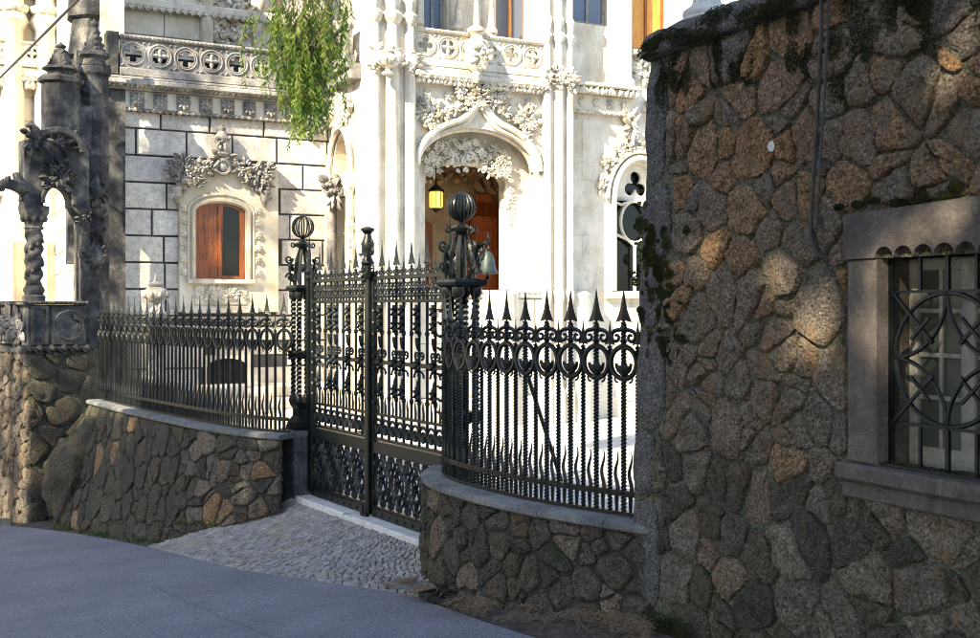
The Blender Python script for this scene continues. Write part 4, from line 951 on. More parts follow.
mb = MB(); mb.box(ax0-.22, ax1+.22, yW-.05, yW+.05, wz0-.02, wz0+.10, .012); mb.box(ax0-.02, ax1+.02, yW-.02, yW+.02, wz0+.13, az0-.13, .01); carve(mb, am, yW-.02, (wz0+az0)/2, (ax1-ax0)*.5, .11, 60, .07, 21, .03); mb.build('apron_panel', 'lime_carved', win, smooth=True, sharp=40)
mb = MB(); ww = .05; yw = yC-.05
mb.plate([(ax1, az0)]+head+[(ax0, az0)], [[(am-.03, az0+.06)]+[(am+sg*((ax1-am-.055)*math.cos(t)), az1-.01+(azt-az1-.035)*math.sin(t)) for sg in (-1,) for t in [PI/2-.12-(PI/2-.12)*i/8 for i in range(9)]]+[(ax0+.055, az0+.06)], [(am+.03, az0+.06)]+[(am+(ax1-am-.10)*math.cos(t), az1-.01+(azt-az1-.035)*math.sin(t)) for t in [PI/2-.12-(PI/2-.12)*i/8 for i in range(9)]]+[(ax1-.10, az0+.06)]], yw-.04, yw); mb.box(am-.04, am+.01, yw-.055, yw-.041, az0+.02, azt-.03); mb.build('frame', 'wood', win)
mb = MB(); mb.box(am+.01, ax1-.03, yw-.015, yw-.01, az0+.03, azt-.02); mb.build('pane', 'glass', win)
mb = MB(); mb.plate([(am-.02, az0+.05), (am-.02, azt-.03), (am-.2, azt-.045), (ax0+.06, az1+.03), (ax0+.05, az0+.05)], [], yw-.02, yw-.012)
for k in range(5):
    for t in (0, 1): x = ax0+.11+.14*t; z = az0+.17+k*.24; mb.ring((x, yw-.02, z), .05, .010, 12, 4); mb.box(x-.06, x+.06, yw-.024, yw-.0205, z+.085, z+.10)
mb.build('carved_shutter', 'wood', win, smooth=True, sharp=40)
mb = MB()   # hood: twisted branches, leafy ends, crowned medallion
for s in (-1, 1):
    p0 = am+s*.08; pts = smooth_poly([(p0, yW-.06, wz1+.10), (am+s*.24, yW-.06, wz1+.02), (am+s*.40, yW-.06, wz1-.08), (am+s*.56, yW-.06, wz1-.06), (am+s*.66, yW-.06, wz1+.05), (am+s*.90, yW-.06, wz1+.05), (am+s*.93, yW-.06, wz1-.2)], 3); mb.tube(pts, .038, 6)
    carve(mb, am+s*.70, yW-.06, wz1-.14, .24, .24, 110, .075, 5+s, .08); carve(mb, am+s*.30, yW-.08, wz1-.05, .2, .14, 50, .065, 9+s, .07); carve(mb, am+s*.5, yW-.06, wz1-.30, .16, .1, 24, .06, 19+s, .06)
    mb.lathe([(.02, -.75), (.06, -.66), (.10, -.6), (.09, -.52), (.12, -.47), (.12, -.44)], 8, (am+s*.80, yW-.03, wz1)); carve(mb, am+s*.80, yW-.05, wz1-.55, .09, .1, 8, .07, 31+s, .05)
mb.ring((am, yW-.13, wz1-.05), .13, .03, 18, 6); mb.blob((am, yW-.1, wz1-.05), (.1, .05, .1), 3, .2, 1)
zc_ = Z(220, 140, yC); carve(mb, am, yW-.08, wz1+.14, .15, .12, 22, .09, 41, .09); mb.lathe([(.10, 0), (.15, .05), (.09, .10), (.07, .2), (.13, .27), (.15, .34), (.10, .42), (.06, .47), (.08, .52), (.02, .60)], 10, (am, yW-.05, wz1+.14)); carve(mb, am, yW-.16, wz1+.42, .08, .12, 10, .07, 43, .04)
stuff(mb.build('hood_carving', 'mid', win, smooth=True, sharp=45))
mb = MB()
for s in (-1, 1):
    for k in range(6): x = am+s*((ax1-ax0)/2+.22); z = az0+.12+k*.23; mb.box(x-.055, x+.055, yW-.03, yW-.001, z-.06, z+.06, .01); rosette(mb, x, yW-.03, z, .06, .03, 5)
mb.build('jamb_rosettes', 'lime_carved', win, smooth=True, sharp=40); win.children[-1]['kind'] = 'stuff'
# low basement light and the terrace steps in front of the wing
bw = ob('basement_window', None, VIL); bm = (bx0+bx1)/2
hd = [(bm+(bx1-.06-bm)*math.cos(t), bz1-.22+.16*math.sin(t)) for t in [PI*i/10 for i in range(11)]]
mb = MB(); mb.plate([(bx0, bz0), (bx1, bz0), (bx1, bz1), (bx0, bz1)], [[(bx1-.06, bz0+.06)]+hd+[(bx0+.06, bz0+.06)]], yC-.05, yC); mb.build('surround', 'lime', bw)
mb = MB(); mb.box(bx0+.03, bx1-.03, yC-.004, yC-.001, bz0+.03, bz1-.03); mb.build('opening', 'glass', bw)
mb = MB(); mb.ring((bm, yC-.02, (bz0+bz1)/2-.03), .12, .014, 16, 5)
for k in range(6): a = k*PI/3; mb.tube([(bm, yC-.02, (bz0+bz1)/2-.03), (bm+.36*math.cos(a), yC-.02, (bz0+bz1)/2-.03+.2*math.sin(a))], .012, 4)
mb.build('grating', 'iron', bw)
st = ob('terrace_steps', None, VIL)
for k in range(4): mb = MB(); mb.box(S(120, 1), S(352, 1)-.1, .95-.38*k, yC-.05, .02+(.78-.19*k)-.185, .02+.78-.19*k, .015); mb.build('step', 'lime', st)
mb = MB(); mb.box(S(120, 1), S(285, .7), -.55, .93, 0, .40, .02); mb.build('retaining_step', 'lime', st)
# urn on a pedestal before the wing
up = ob('pedestal', None, VIL); ux = S(156, .3)
mb = MB(); mb.lathe([(.24, 0), (.24, .1), (.17, .14), (.15, 1.2), (.2, 1.26), (.22, 1.34)], 4, (ux, .3, .8), PI/4); carve(mb, ux, .15, 1.9, .1, .3, 24, .08, 51, .05); mb.build('pedestal_shaft', 'mid', up, smooth=True, sharp=40); urn(up, ux, .3, 2.14, .62, .21, 'mid')

# --- upper storey set back behind the wing's balustrade
up2 = ob('upper_wall', None, VIL); yU = 5.0; xu0, xu1 = S(92, yU), S(380, yU)
mb = MB(); mb.box(xu0, xu1, yU, yU+.5, 5, 12); mb.build('wall_core', 'joint', up2)
zz = Z(113, 70, yU); blockwork(up2, xu0, xu1, yU, [12, 11.4, 10.8, 10.2, 9.6, 9.0, 8.4, 7.8, 7.2, 6.6], 61, 'lime', [], 1.2, 2.2, .006, .03)
zb = Z(200, 11, yU); mb = MB(); mb.box(xu0, xu1, yU-.22, yU, zb-.09, zb+.09, .03); mb.build('string_course', 'lime', up2); rope_band(up2, xu0, xu1, yU-.22, zb-.12, .06, 'lime')
mb = MB(); cxu = S(228, yU); carve(mb, cxu, yU-.05, Z(228, 18, yU), .42, .75, 150, .16, 71, .12); stuff(mb.build('carved_cluster', 'lime_carved', up2, smooth=True, sharp=45))
for px in (206, 258, 318): x = S(px, yU); mb = MB(); mb.lathe([(.2, 0), (.2, .2), (.14, .26), (.14, 2.2), (.2, 2.3), (.2, 2.5)], 8, (x, yU-.1, 6.4)); mb.build('half_column', 'lime', up2, smooth=True, sharp=40); pinnacle(up2, x, yU-.1, 8.9, 1.6, .22, 'lime', px)

# --- pilaster at the wing's corner
yP = .95; pxm = S(96, yP); pw = (S(111, yP)-S(81, yP))/2
pil = ob('corner_buttress', None, VIL)
mb = MB(); zz = lambda py: Z(96, py, yP)
mb.lathe([(pw*1.22, -.5), (pw*1.22, zz(350)), (pw*1.05, zz(345)), (pw*1.05, zz(258)), (pw*1.16, zz(256)), (pw*1.16, zz(252)), (pw*1.02, zz(248)), (pw*1.02, zz(158)), (pw*1.14, zz(155)), (pw*1.0, zz(151)), (pw*1.0, zz(75)), (pw*1.18, zz(72)), (pw*1.18, zz(66)), (pw*.9, zz(62))], 8, (pxm, yP+pw, 0), PI/8); mb.build('shaft', 'dark', pil)
mb = MB(); mb.box(pxm-pw*.9, pxm+.6, yC-.16, yC+.3, -.4, zz(40)); mb.build('return_wall', 'dark', pil)
pinnacle(pil, pxm, yP+pw, zz(66), zz(15)-zz(66), pw*1.0, 'dark', 3)
mb = MB()
for py in (196, 232, 262): mb.lathe([(.03, -.12), (.12, -.02), (.15, .08), (.10, .18), (.04, .32), (.01, .40)], 8, (pxm, yP-.02, zz(py))); carve(mb, pxm, yP-.06, zz(py)+.08, .13, .2, 16, .08, py, .07)
mb.lathe([(.02, -.2), (.09, -.1), (.16, 0), (.18, .04)], 8, (pxm, yP-.02, zz(212))); carve(mb, pxm-pw*1.2, yP+.1, zz(88), .12, .16, 14, .09, 77, .1)
stuff(mb.build('carved_finial', 'dark', pil, smooth=True, sharp=45))
# taller tower shaft rising behind it
mb = MB(); xs0 = S(97, 2.6); mb.lathe([(.52, 3), (.52, Z(97, 60, 2.6)), (.62, Z(97, 57, 2.6)), (.5, Z(97, 52, 2.6)), (.42, Z(97, 20, 2.6)), (.5, Z(97, 17, 2.6)), (.4, 10.5)], 8, (xs0, 2.9, 0), PI/8); mb.build('tower_shaft', 'dark', pil)

# --- flank of the villa going away on the left, and the wing that closes it
fl = ob('flank_wall', None, VIL); xf = S(100, yC)+.05
mb = MB(); mb.box(xf, xf+.4, yC+.3, 15, -.6, 11); mb.build('wall_core', 'lime', fl)
blockwork(fl, -15, -(yC+.5), xf, [7.5, 7.0, 6.5, 6.0, 5.5, 5.0, 4.5, 4.0, 3.5, 3.0, 2.5, 2.0, 1.5, 1.0, .5], 65, 'lime', [], .8, 1.3, .015, .03, 'y')
yB = 11.0; bk = ob('back_wing', None, VIL); xb0, xb1 = -26, xf
mb = MB(); mb.box(xb0, xb1, yB, yB+.5, -1.5, 15); mb.build('wall_core', 'lime', bk)
blockwork(bk, S(-60, yB), xb1, yB, [11, 10.4, 9.8, 9.2, 8.6, 8.0, 7.4, 6.8, 6.2, 5.6, 5.0, 4.4, 3.8, 3.2, 2.6, 2.0], 66, 'lime', [], 1.0, 1.8, .012, .03)
for py in (75, 182, 330):
    z = Z(30, py, yB); mb = MB(); mb.box(xb0, xb1, yB-.35, yB, z-.12, z+.12, .04); mb.build('string_course', 'lime', bk); rope_band(bk, S(-40, yB), xb1, yB-.35, z-.17, .07, 'lime'); leaf_band(bk, S(-30, yB), xb1, yB-.3, z-.42, .22, 'lime_carved', py)
balustrade(bk, S(-20, yB), S(80, yB), yB-.35, Z(30, 75, yB)+.13, Z(30, 45, yB), 'lime', 5, .75)
for px in (12, 45, 68):
    x = S(px, yB); mb = MB(); mb.lathe([(.3, -1), (.3, 3.6), (.4, 3.8), (.28, 4.0), (.26, 9.0), (.38, 9.2), (.3, 9.4)], 8, (x, yB-.2, 0)); mb.build('half_column', 'lime', bk, smooth=True, sharp=40); pinnacle(bk, x, yB-.2, 9.4, 2.2, .34, 'lime_carved', px)
for px in (8, 30): 
    x = S(px, yB); z0_, z1_ = Z(px, 285, yB), Z(px, 215, yB); q = [(x-.5, z0_), (x+.5, z0_)]+[(x+.5*math.cos(t), z1_-.3+.45*math.sin(t)) for t in [PI*i/12 for i in range(13)]]
    mb = MB(); mb.plate([(x-.8, z0_-.3), (x+.8, z0_-.3), (x+.8, z1_+.5), (x-.8, z1_+.5)], [q], yB-.14, yB-.04); wb = mb.build('window', 'lime_carved', bk); mb = MB(); mb.box(x-.55, x+.55, yB-.039, yB-.036, z0_, z1_+.2); mb.build('pane', 'blueglass', wb) if False else None

# --- porch
yF = 0.0; PO = ob('porch', None, VIL); sE0, sE1 = S(365, 0), S(414, 0); sG0, sG1 = S(540, 0), S(571, 0); TOP = 11.0
zpod = Z(490, 291, 0); zcor = Z(476, 88, 0); zbal0 = Z(476, 72, 0); zbal1 = Z(476, 35, 0)
# podium with rounded buttress feet
mb = MB(); mb.box(sE0, sG1, .02, .9, -.2, zpod, .03); mb.box(sE0-.05, sG1+.05, -.14, .0, -.2, .55, .05); mb.box(sE0-.03, sG1+.03, -.06, .01, zpod-.13, zpod-.002, .02); mb.build('podium', 'lime', PO)
blockwork(PO, sE0+.02, sG1-.02, .0, [zpod-.14, 1.55, 1.06, .56], 91, 'lime', [], .7, 1.1, .006, .02)
rope_band(PO, sE1, sG0, -.05, zpod-.03, .045, 'lime_carved')
for x in (S(445, 0), S(497, 0)): mb = MB(); z = zpod-.42; mb.ring((x, -.035, z), .2, .03, 20, 5); mb.ring((x, -.035, z), .10, .02, 14, 5); rosette(mb, x, -.03, z, .1, .04, 6); mb.build('roundel', 'lime_carved', PO, smooth=True, sharp=40)
for px, r in ((505, .55), (585, .42)): mb = MB(); mb.lathe([(r, 0), (r, 1.15), (r*.9, 1.3), (r*.88, zpod-.05), (r*.6, zpod+.02)], 16, (S(px, -.2), .25, 0)); mb.build('rounded_buttress', 'lime', PO, smooth=True, sharp=40)
# clustered pillars
def pillar(x0, x1, y, name, seed):
    g = ob(name, None, VIL); w_ = x1-x0; mb = MB(); mb.box(x0+.02, x1-.02, y-.10, y+.7, -.2, TOP, .03); mb.build('pier_core', 'lime', g)
    for k, t in enumerate((.14, .5, .86)):
        r = w_*(.15 if k == 1 else .12); mb = MB(); zc1 = zbal0-.1
        mb.lathe([(r*1.5, -.2), (r*1.5, .6), (r, .7), (r, zpod-.2), (r*1.25, zpod-.12), (r*1.25, zpod), (r, zpod+.05), (r, zc1), (r*1.5, zc1+.12), (r*1.6, zc1+.2), (r*1.1, zc1+.26), (r*.85, zc1+.3), (r*.8, TOP)], 8, (x0+w_*t, y-.10, 0), PI/8); mb.build('shaft', 'lime', g, smooth=True, sharp=40)
        mb = MB(); carve(mb, x0+w_*t, y-.14-r*.5, zc1+.12, r*1.3, .20, 30, .065, seed+k, .06); stuff(mb.build('capital_carving', 'lime_carved', g, smooth=True, sharp=45))
        for kk in range(2):
            mb = MB(); zq = zc1+.85+kk*1.0; mb.lathe([(r*.8, -.1), (r*1.4, 0), (r*1.5, .08), (r*.9, .16), (r*1.2, .3), (r*1.25, .38), (r*.8, .46)], 8, (x0+w_*t, y-.10, zq)); mb.build('shaft_ring', 'lime_carved', g, smooth=True, sharp=40)
    return g
pillar(sE0, sE1, 0, 'clustered_pillar', 100); pillar(sG0, sG1, 0, 'clustered_pillar', 140)
urn(VIL.children[-2], S(388, -.4), -.38, zbal0-.30, .55, .20, 'lime_carved')
# arched front with crest
xa0, xa1 = S(419, 0), S(535, 0); xm = (xa0+xa1)/2; aw = (xa1-xa0)/2; zsp = Z(476, 168, 0); zar = Z(476, 128, 0); ztip = Z(476, 96, 0)
arch = [(xm+aw*math.cos(t), zsp+(zar-zsp)*math.sin(t)) for t in [PI*i/24 for i in range(25)]]
mb = MB(); mb.plate([(sE1-.02, zpod), (xa0, zpod)]+list(reversed(arch))+[(xa1, zpod), (sG0+.02, zpod), (sG0+.02, zcor), (sE1-.02, zcor)], [], .0, .22); mb.build('arched_front', 'lime', PO)
og = ogee(xm, aw+.07, zsp, zar+.14, ztip-.06)
mb = MB(); mb.tube([(x, -.08, z) for x, z in og], .065, 8); mb.tube([(x, -.05, z-.11) for x, z in og[2:-2]], .045, 6); mb.build('ogee_moulding', 'lime', PO, smooth=True, sharp=50)
mb = MB(); mb.tube([(x, .10, z) for x, z in arch], .06, 8); mb.build('arch_roll', 'lime_carved', PO, smooth=True, sharp=50)
mb = MB(); R = random.Random(17)
for s in (-1, 1):
    for k in range(4): x = xm+s*aw*(.22+.2*k); z = ztip-.22-.06*k-(.035*k*k); carve(mb, x, -.06, z+.05, .09, .07, 14, .07, 200+k*2+s, .07)
    carve(mb, xm+s*aw*.26, -.05, zcor-.12, .20, .15, 60, .075, 230+s, .08); carve(mb, xm+s*aw*.86, -.02, (zar+zcor)/2-.12, .22, .22, 80, .075, 240+s, .06)
carve(mb, xm, -.10, ztip-.02, .10, .18, 30, .075, 250, .09); stuff(mb.build('crest_carving', 'lime_carved', PO, smooth=True, sharp=45))
# inner arch, deeper, with the lacy fringe
yI = .40; xi0, xi1 = S(425, yI), S(506, yI); xim = (xi0+xi1)/2; zi = Z(465, 183, yI); iw = (xi1-xi0)/2; zit = Z(465, 163, yI)
ia = [(xim+iw*math.cos(t), zi+(zit-zi)*math.sin(t)) for t in [PI*i/16 for i in range(17)]]
mb = MB(); mb.plate([(sE1-.1, zpod-.2), (xi0, zpod-.2)]+list(reversed(ia))+[(xi1, zpod-.2), (sG0+.1, zpod-.2), (sG0+.1, zcor), (sE1-.1, zcor)], [], yI, yI+.3); mb.build('inner_arch', 'lime', PO)
mb = MB(); R = random.Random(27)
for k in range(330):
    t = R.random(); x = xi0-.05+(xi1-xi0+.1)*t; d = (1-(2*t-1)**2); z = zi-.02+(zit-zi)*math.sqrt(max(0, 1-(2*t-1)**2))-R.uniform(-.44, .10+.07*math.sin(t*19)); sz = R.uniform(.07, .13)
    if R.random() < .6: mb.leaf((x, yI-.06, z), R.uniform(0, 6.28), sz, sz*.55, .07)
    else: mb.scroll((x, yI-.12, z), sz*.45, 1.2, sz*.16, R.uniform(0, 6), R.choice((-1, 1)), 0, 5)
stuff(mb.build('lace_fringe', 'lime_carved', PO, smooth=True, sharp=45))
mb = MB(); carve(mb, xi1+.10, yI-.005, zi-.35, .05, .4, 60, .05, 29, .025); stuff(mb.build('jamb_carving', 'lime_carved', PO, smooth=True, sharp=45))
# porch room: vault, back wall, doors
RM = ob('porch_room', None, VIL); rx0, rx1 = sE0+.25, sG1+.8; yb = 2.7
mb = MB(); mb.box(rx0, rx1, yb, yb+.3, 0, zcor); mb.build('back_wall', 'porch_in', RM); mb = MB(); mb.box(rx0, rx1, yI+.3, yb, zpod-1.1, zpod-.9); mb.build('floor', 'porch_in', RM)
mb = MB(); mb.box(rx1, rx1+.3, .4, yb, 0, zcor); mb.build('side_wall', 'porch_in', RM)
v = []; f = []; nn = 14
for j, yy in enumerate((yI+.05, yb)):
    for i in range(nn+1): t = PI-PI*i/nn; v.append(((rx0+rx1)/2+(rx1-rx0)/2*math.cos(t), yy, zi-.1+.95*math.sin(t)))
f = [(i, i+1, nn+2+i, nn+1+i) for i in range(nn)]; mb = MB(); mb.add(v, f); mb.build('vault', 'porch_in', RM, smooth=True)
mb = MB()
for yy in (1.3, 1.9, 2.55):
    mb.tube([((rx0+rx1)/2+(rx1-rx0)/2*.97*math.cos(t), yy, zi-.12+.93*math.sin(t)) for t in [PI*i/14 for i in range(15)]], .09, 6)
mb.build('vault_ribs', 'porch_in', RM, smooth=True); stuff(RM.children[-1])
mb = MB(); carve(mb, S(480, yb), yb-.05, zi+.55, 1.4, .25, 120, .16, 33, .12); stuff(mb.build('wall_carving', 'porch_in', RM, smooth=True, sharp=45))
dx0, dx1 = S(470, yb-.1), S(497, yb-.1); dzt = Z(485, 217, yb-.1); dr = ob('door', None, RM)
mb = MB(); mb.box(dx0, dx1, yb-.12, yb-.06, zpod-.9, dzt, .01)
for k in range(4): z = zpod-.75+k*.75; mb.box(dx0+.12, dx1-.12, yb-.15, yb-.121, z, z+.6, .02)
mb.build('door_leaf', 'reddoor', dr); mb = MB(); mb.box(dx0-.14, dx0-.002, yb-.22, yb-.02, zpod-.9, dzt+.3, .02); mb.box(dx1+.002, dx1+.2, yb-.22, yb-.02, zpod-.9, dzt+.3, .02); mb.box(dx0, dx1, yb-.18, yb-.02, dzt+.002, dzt+.30); mb.build('door_frame', 'wood', dr)
mb = MB(); mb.box(S(422, yb-.1), S(432, yb-.1), yb-.12, yb-.05, zpod-.9, Z(440, 225, yb)); dk = mb.build('dark_door', 'wood', RM)
lx_, lz_ = VF.at(436, 200, 1.15); lw = VF.world(lx_, 1.15, lz_); lan = thing('lantern', 'lit amber lantern hanging in the porch arch', 'lantern', tuple(lw))
mb = MB(); mb.lathe([(.10, -.17), (.13, -.12), (.13, .14), (.10, .18)], 8); mb.build('lamp_glass', 'lamp', lan)
for k in range(8): a = k*PI/4; mb = MB(); mb.tube([(.135*math.cos(a), .135*math.sin(a), -.14), (.135*math.cos(a), .135*math.sin(a), .16)], .009, 4); mb.build('lamp_bar', 'iron', lan)
mb = MB(); mb.lathe([(.02, -.24), (.06, -.2), (.14, -.16)], 8); mb.build('lamp_foot', 'iron', lan); mb = MB(); mb.lathe([(.15, .16), (.16, .19), (.09, .25), (.03, .30), (.02, .36)], 8); mb.tube([(0, 0, .33), (0, 0, .9)], .012, 4); mb.build('lamp_cap', 'iron', lan)
# cornice and balustrade over the arch
mb = MB(); mb.box(sE1-.03, sG0+.03, -.10, .6, zcor+.002, zcor+.10, .02); mb.box(sE1-.03, sG0+.03, -.20, .6, zcor+.102, zcor+.2, .02); mb.box(sE1-.03, sG0+.03, -.12, .6, zcor+.202, zbal0, .02); mb.build('cornice', 'lime', PO)
rope_band(PO, sE1, sG0, -.16, zcor+.08, .06, 'lime_carved'); leaf_band(PO, sE1, sG0, -.13, zcor-.03, .12, 'lime_carved', 8)
for k in range(6): x = sE1+.25+k*(sG0-sE1-.5)/5; mb = MB(); rosette(mb, x, -.01, zcor-.2, .09, .04, 6); mb.build('rosette', 'lime_carved', PO, smooth=True, sharp=40)
balustrade(PO, sE1-.02, sG0+.02, -.06, zbal0+.005, zbal1, 'lime', 6, .42)
mb = MB(); xx_ = S(476, -.2); mb.lathe([(.03, -.25), (.10, -.12), (.08, -.05), (.20, .05), (.24, .18), (.2, .3), (.25, .42), (.22, .5), (.12, .56), (.1, .62), (.17, .68), (.17, .74), (.06, .8), (.05, 1.1), (.01, 1.5)], 10, (xx_, -.22, zbal0)); carve(mb, xx_, -.42, zbal0+.22, .2, .2, 26, .10, 60, .07); mb.build('carved_finial', 'lime_carved', PO, smooth=True, sharp=45)
# upper wall over the porch with tall windows
UW = ob('porch_upper_wall', None, VIL); yV = 1.0; holes = []; wins = []
for p0, p1, m_ in ((424, 447, 'blueglass'), (496, 531, 'wood')):
    a, b = S(p0, yV), S(p1, yV); wins.append((a, b, m_)); holes.append([(a, Z(476, 38, yV)), (b, Z(476, 38, yV)), (b, 10.2), (a, 10.2)])
mb = MB(); mb.plate([(sE0, zbal0-.3), (sG1, zbal0-.3), (sG1, TOP), (sE0, TOP)], holes, yV, yV+.3); mb.build('wall_face', 'lime', UW)
def sash(parent, a, b, z0_, z1_, y, frame, pane):
    g = ob('window', None, parent); mb = MB(); mb.plate([(a, z0_), (b, z0_), (b, z1_), (a, z1_)], [[(a+.07, z0_+.08), ((a+b)/2-.03, z0_+.08), ((a+b)/2-.03, z1_-.08), (a+.07, z1_-.08)], [((a+b)/2+.03, z0_+.08), (b-.07, z0_+.08), (b-.07, z1_-.08), ((a+b)/2+.03, z1_-.08)]], y, y+.07)
    mb.build('frame', frame, g); mb = MB(); mb.box(a+.03, b-.03, y+.035, y+.045, z0_+.03, z1_-.03); mb.build('pane', pane, g); return g
for a, b, m_ in wins: sash(UW, a, b, Z(476, 38, yV), 10.2, yV+.16, 'orange' if m_ == 'wood' else 'paleframe', 'blueglass')
for px in (415, 455, 488, 538): x = S(px, yV-.1); mb = MB(); mb.lathe([(.13, zbal0), (.13, zbal0+.3), (.09, zbal0+.4), (.09, 9.5), (.15, 9.7), (.1, 11)], 8, (x, yV-.05, 0)); mb.build('half_column', 'lime', UW, smooth=True, sharp=40); pinnacle(UW, x, yV-.25, zbal0+.7, 1.1, .11, 'lime_carved', px)

# --- flank of the porch with its side arch
SD = ob('porch_side', None, VIL); dpt = yC; y0_, y1_ = .55, yC; ycn = (y0_+y1_)/2; hw = .56; zs_ = zsp-.15; za_ = zar-.05
ar = [(ycn+hw*math.cos(t), zs_+(za_-zs_)*math.sin(t)) for t in [PI*i/20 for i in range(21)]]
Mside = Matrix(((0, 1, 0, 0), (1, 0, 0, 0), (0, 0, 1, 0), (0, 0, 0, 1)))   # swaps x and y: a slab across the depth
mb = MB(); mb.plate([(y0_, -.2), (ycn-hw, -.2)]+[(ycn-hw, zpod)]+[(ycn+hw, zpod), (ycn+hw, -.2), (y1_, -.2), (y1_, zpod-.001), (y0_, zpod-.001)] if False else [(y0_, -.2), (y1_, -.2), (y1_, zcor+.2), (y0_, zcor+.2)], [[(ycn+hw, zpod)]+ar+[(ycn-hw, zpod)]], 0, .3)
mb.xf(Matrix.Translation((sE0+.02, 0, 0)) @ Mside); mb.build('side_wall', 'lime', SD)
mb = MB(); mb.tube([(ycn+(hw+.08)*math.cos(t), -.06, zs_+(za_-zs_+.08)*math.sin(t)) for t in [PI*i/20 for i in range(21)]], .06, 6); carve(mb, ycn, -.03, za_+.45, .65, .22, 150, .09, 81, .07)
for s in (-1, 1): mb.lathe([(.12, zpod), (.10, zpod+.1), (.09, zs_-.35), (.15, zs_-.2), (.17, zs_-.05), (.17, zs_)], 8, (ycn+s*(hw+.04), -.06, 0)); carve(mb, ycn+s*(hw+.04), -.10, zs_-.2, .11, .16, 30, .07, 83+s, .06); carve(mb, ycn+s*(hw+.05), -.10, (zpod+zs_)/2, .05, .9, 80, .06, 85+s, .03)
mb.xf(Matrix.Translation((sE0+.02, 0, 0)) @ Mside); stuff(mb.build('side_carving', 'lime_carved', SD, smooth=True, sharp=45))
mb = MB(); mb.box(y0_-.3, y1_+.3, -.22, .1, zcor+.02, zcor+.2, .02); mb.box(y0_-.3, y1_+.3, -.30, .1, zcor+.203, zbal0, .02); mb.xf(Matrix.Translation((sE0+.02, 0, 0)) @ Mside); mb.build('side_cornice', 'mid', SD)
b_ = balustrade(SD, y0_-.3, y1_+.3, -.25, zbal0+.005, zbal1, 'mid', 7, .42); b_.matrix_local = Matrix.Translation((sE0+.02, 0, 0)) @ Mside
urn(SD, sE0-.28, 1.0, zbal0+.02, .80, .26, 'dark'); urn(SD, sE0-.3, 1.75, zbal0-.35, .55, .18, 'mid')
# capital and shaft where wing meets porch
mb = MB(); x = S(331, 1.85); mb.lathe([(.10, 0), (.10, zs_-.4), (.17, zs_-.22), (.2, zs_-.05), (.14, zs_+.1)], 8, (x, 1.8, 0)); carve(mb, x, 1.68, zs_-.2, .17, .22, 30, .12, 90, .09); mb.build('corner_shaft', 'mid', SD, smooth=True, sharp=45)
mb = MB(); carve(mb, S(318, 1.9), 1.9, Z(318, 112, 1.9), .40, .4, 130, .09, 92, .07); stuff(mb.build('corner_carving', 'mid', SD, smooth=True, sharp=45))

# --- right wing with the traceried window
yH = .35; RW = ob('right_wing', None, VIL); xh0, xh1 = sG1-.02, S(760, yH); hx0, hx1 = S(617, yH), S(662, yH); hm = (hx0+hx1)/2; hw = (hx1-hx0)/2; hz0 = Z(635, 291, yH); hzs = Z(635, 200, yH); hzt = Z(635, 163, yH)
ha = [(hm+hw*math.cos(t), hzs+(hzt-hzs)*math.sin(t)) for t in [PI*i/20 for i in range(21)]]
zup = Z(600, 66, yH); zc_0 = lambda py: Z(600, py, yH)
u1 = [(S(573, yH), zup), (S(609, yH), zup), (S(609, yH), 10.4), (S(573, yH), 10.4)]; u2 = [(S(632, yH), Z(640, 50, yH)), (S(668, yH), Z(640, 50, yH)), (S(668, yH), 10.4), (S(632, yH), 10.4)]
u1 = [(a, max(b, Z(590, 24, yH)) if b < 9 else b) for a, b in u1]
mb = MB(); mb.plate([(xh0, -.2), (xh1, -.2), (xh1, TOP), (xh0, TOP)], [[(hx1, hz0)]+ha+[(hx0, hz0)], u1, u2], yH, yH+.35); mb.build('wall_face', 'lime', RW)
sash(RW, u1[0][0], u1[1][0], u1[0][1], 10.4, yH+.15, 'paleframe', 'blueglass'); sash(RW, u2[0][0], u2[1][0], u2[0][1], 10.4, yH+.15, 'wood', 'orange')
blockwork(RW, xh0+.02, xh1-.1, yH, [zc_0(120), 4.75, 4.2, 3.65, 3.1, 2.55, 2.0, 1.45, .9, .3], 95, 'lime', [(hx0-.62, hx1+.62, hz0-.25, hzt+1.0)], .8, 1.3, .005, .012)
tw = ob('window', None, RW); mb = MB(); mb.box(hx0-.1, hx1+.1, yH+.30, yH+.34, hz0-.05, hzt+.05); mb.build('pane', 'glass', tw)
mb = MB(); yt = yH+.18
rr = hw*.62; zcn = Z(635, 222, yt); mb.ring((hm, yt, zcn), rr, .035, 26, 6, 1.25); mb.tube([(hm, yt, hz0), (hm, yt, zcn-rr*1.25)], .035, 6)
for s in (-1, 1): mb.tube([(hm, yt, zcn-rr*1.45), (hm+s*hw*.35, yt, zcn-rr*1.05), (hm+s*hw*.8, yt, zcn-rr*.8), (hm+s*hw, yt, zcn-rr*.75)], .03, 6); mb.tube([(hm+s*hw*.2, yt, zcn+rr*1.25), (hm+s*hw*.6, yt, zcn+rr*1.0), (hm+s*hw*.98, yt, zcn+rr*1.2)], .03, 6)
mb.plate([(hx0, hzs)]+list(reversed(ha))+[(hx1, hzs)], [poly_foil(hm, hzs+(hzt-hzs)*.42, .16, .13, 3, 36, PI/2)], yt-.03, yt+.04); mb.build('tracery', 'lime', tw, smooth=True, sharp=45)
mb = MB(); mb.tube([(hm+(hw+.10)*math.cos(t), yH-.05, hzs+(hzt-hzs+.10)*math.sin(t)) for t in [PI*i/20 for i in range(21)]], .06, 8); mb.tube([(hm+(hw+.26)*math.cos(t), yH-.06, hzs+(hzt-hzs+.24)*math.sin(t)) for t in [PI*i/20 for i in range(21)]], .05, 8)
for s in (-1, 1): mb.tube([(hm+s*(hw+.10), yH-.05, hz0), (hm+s*(hw+.10), yH-.05, hzs)], .055, 8)
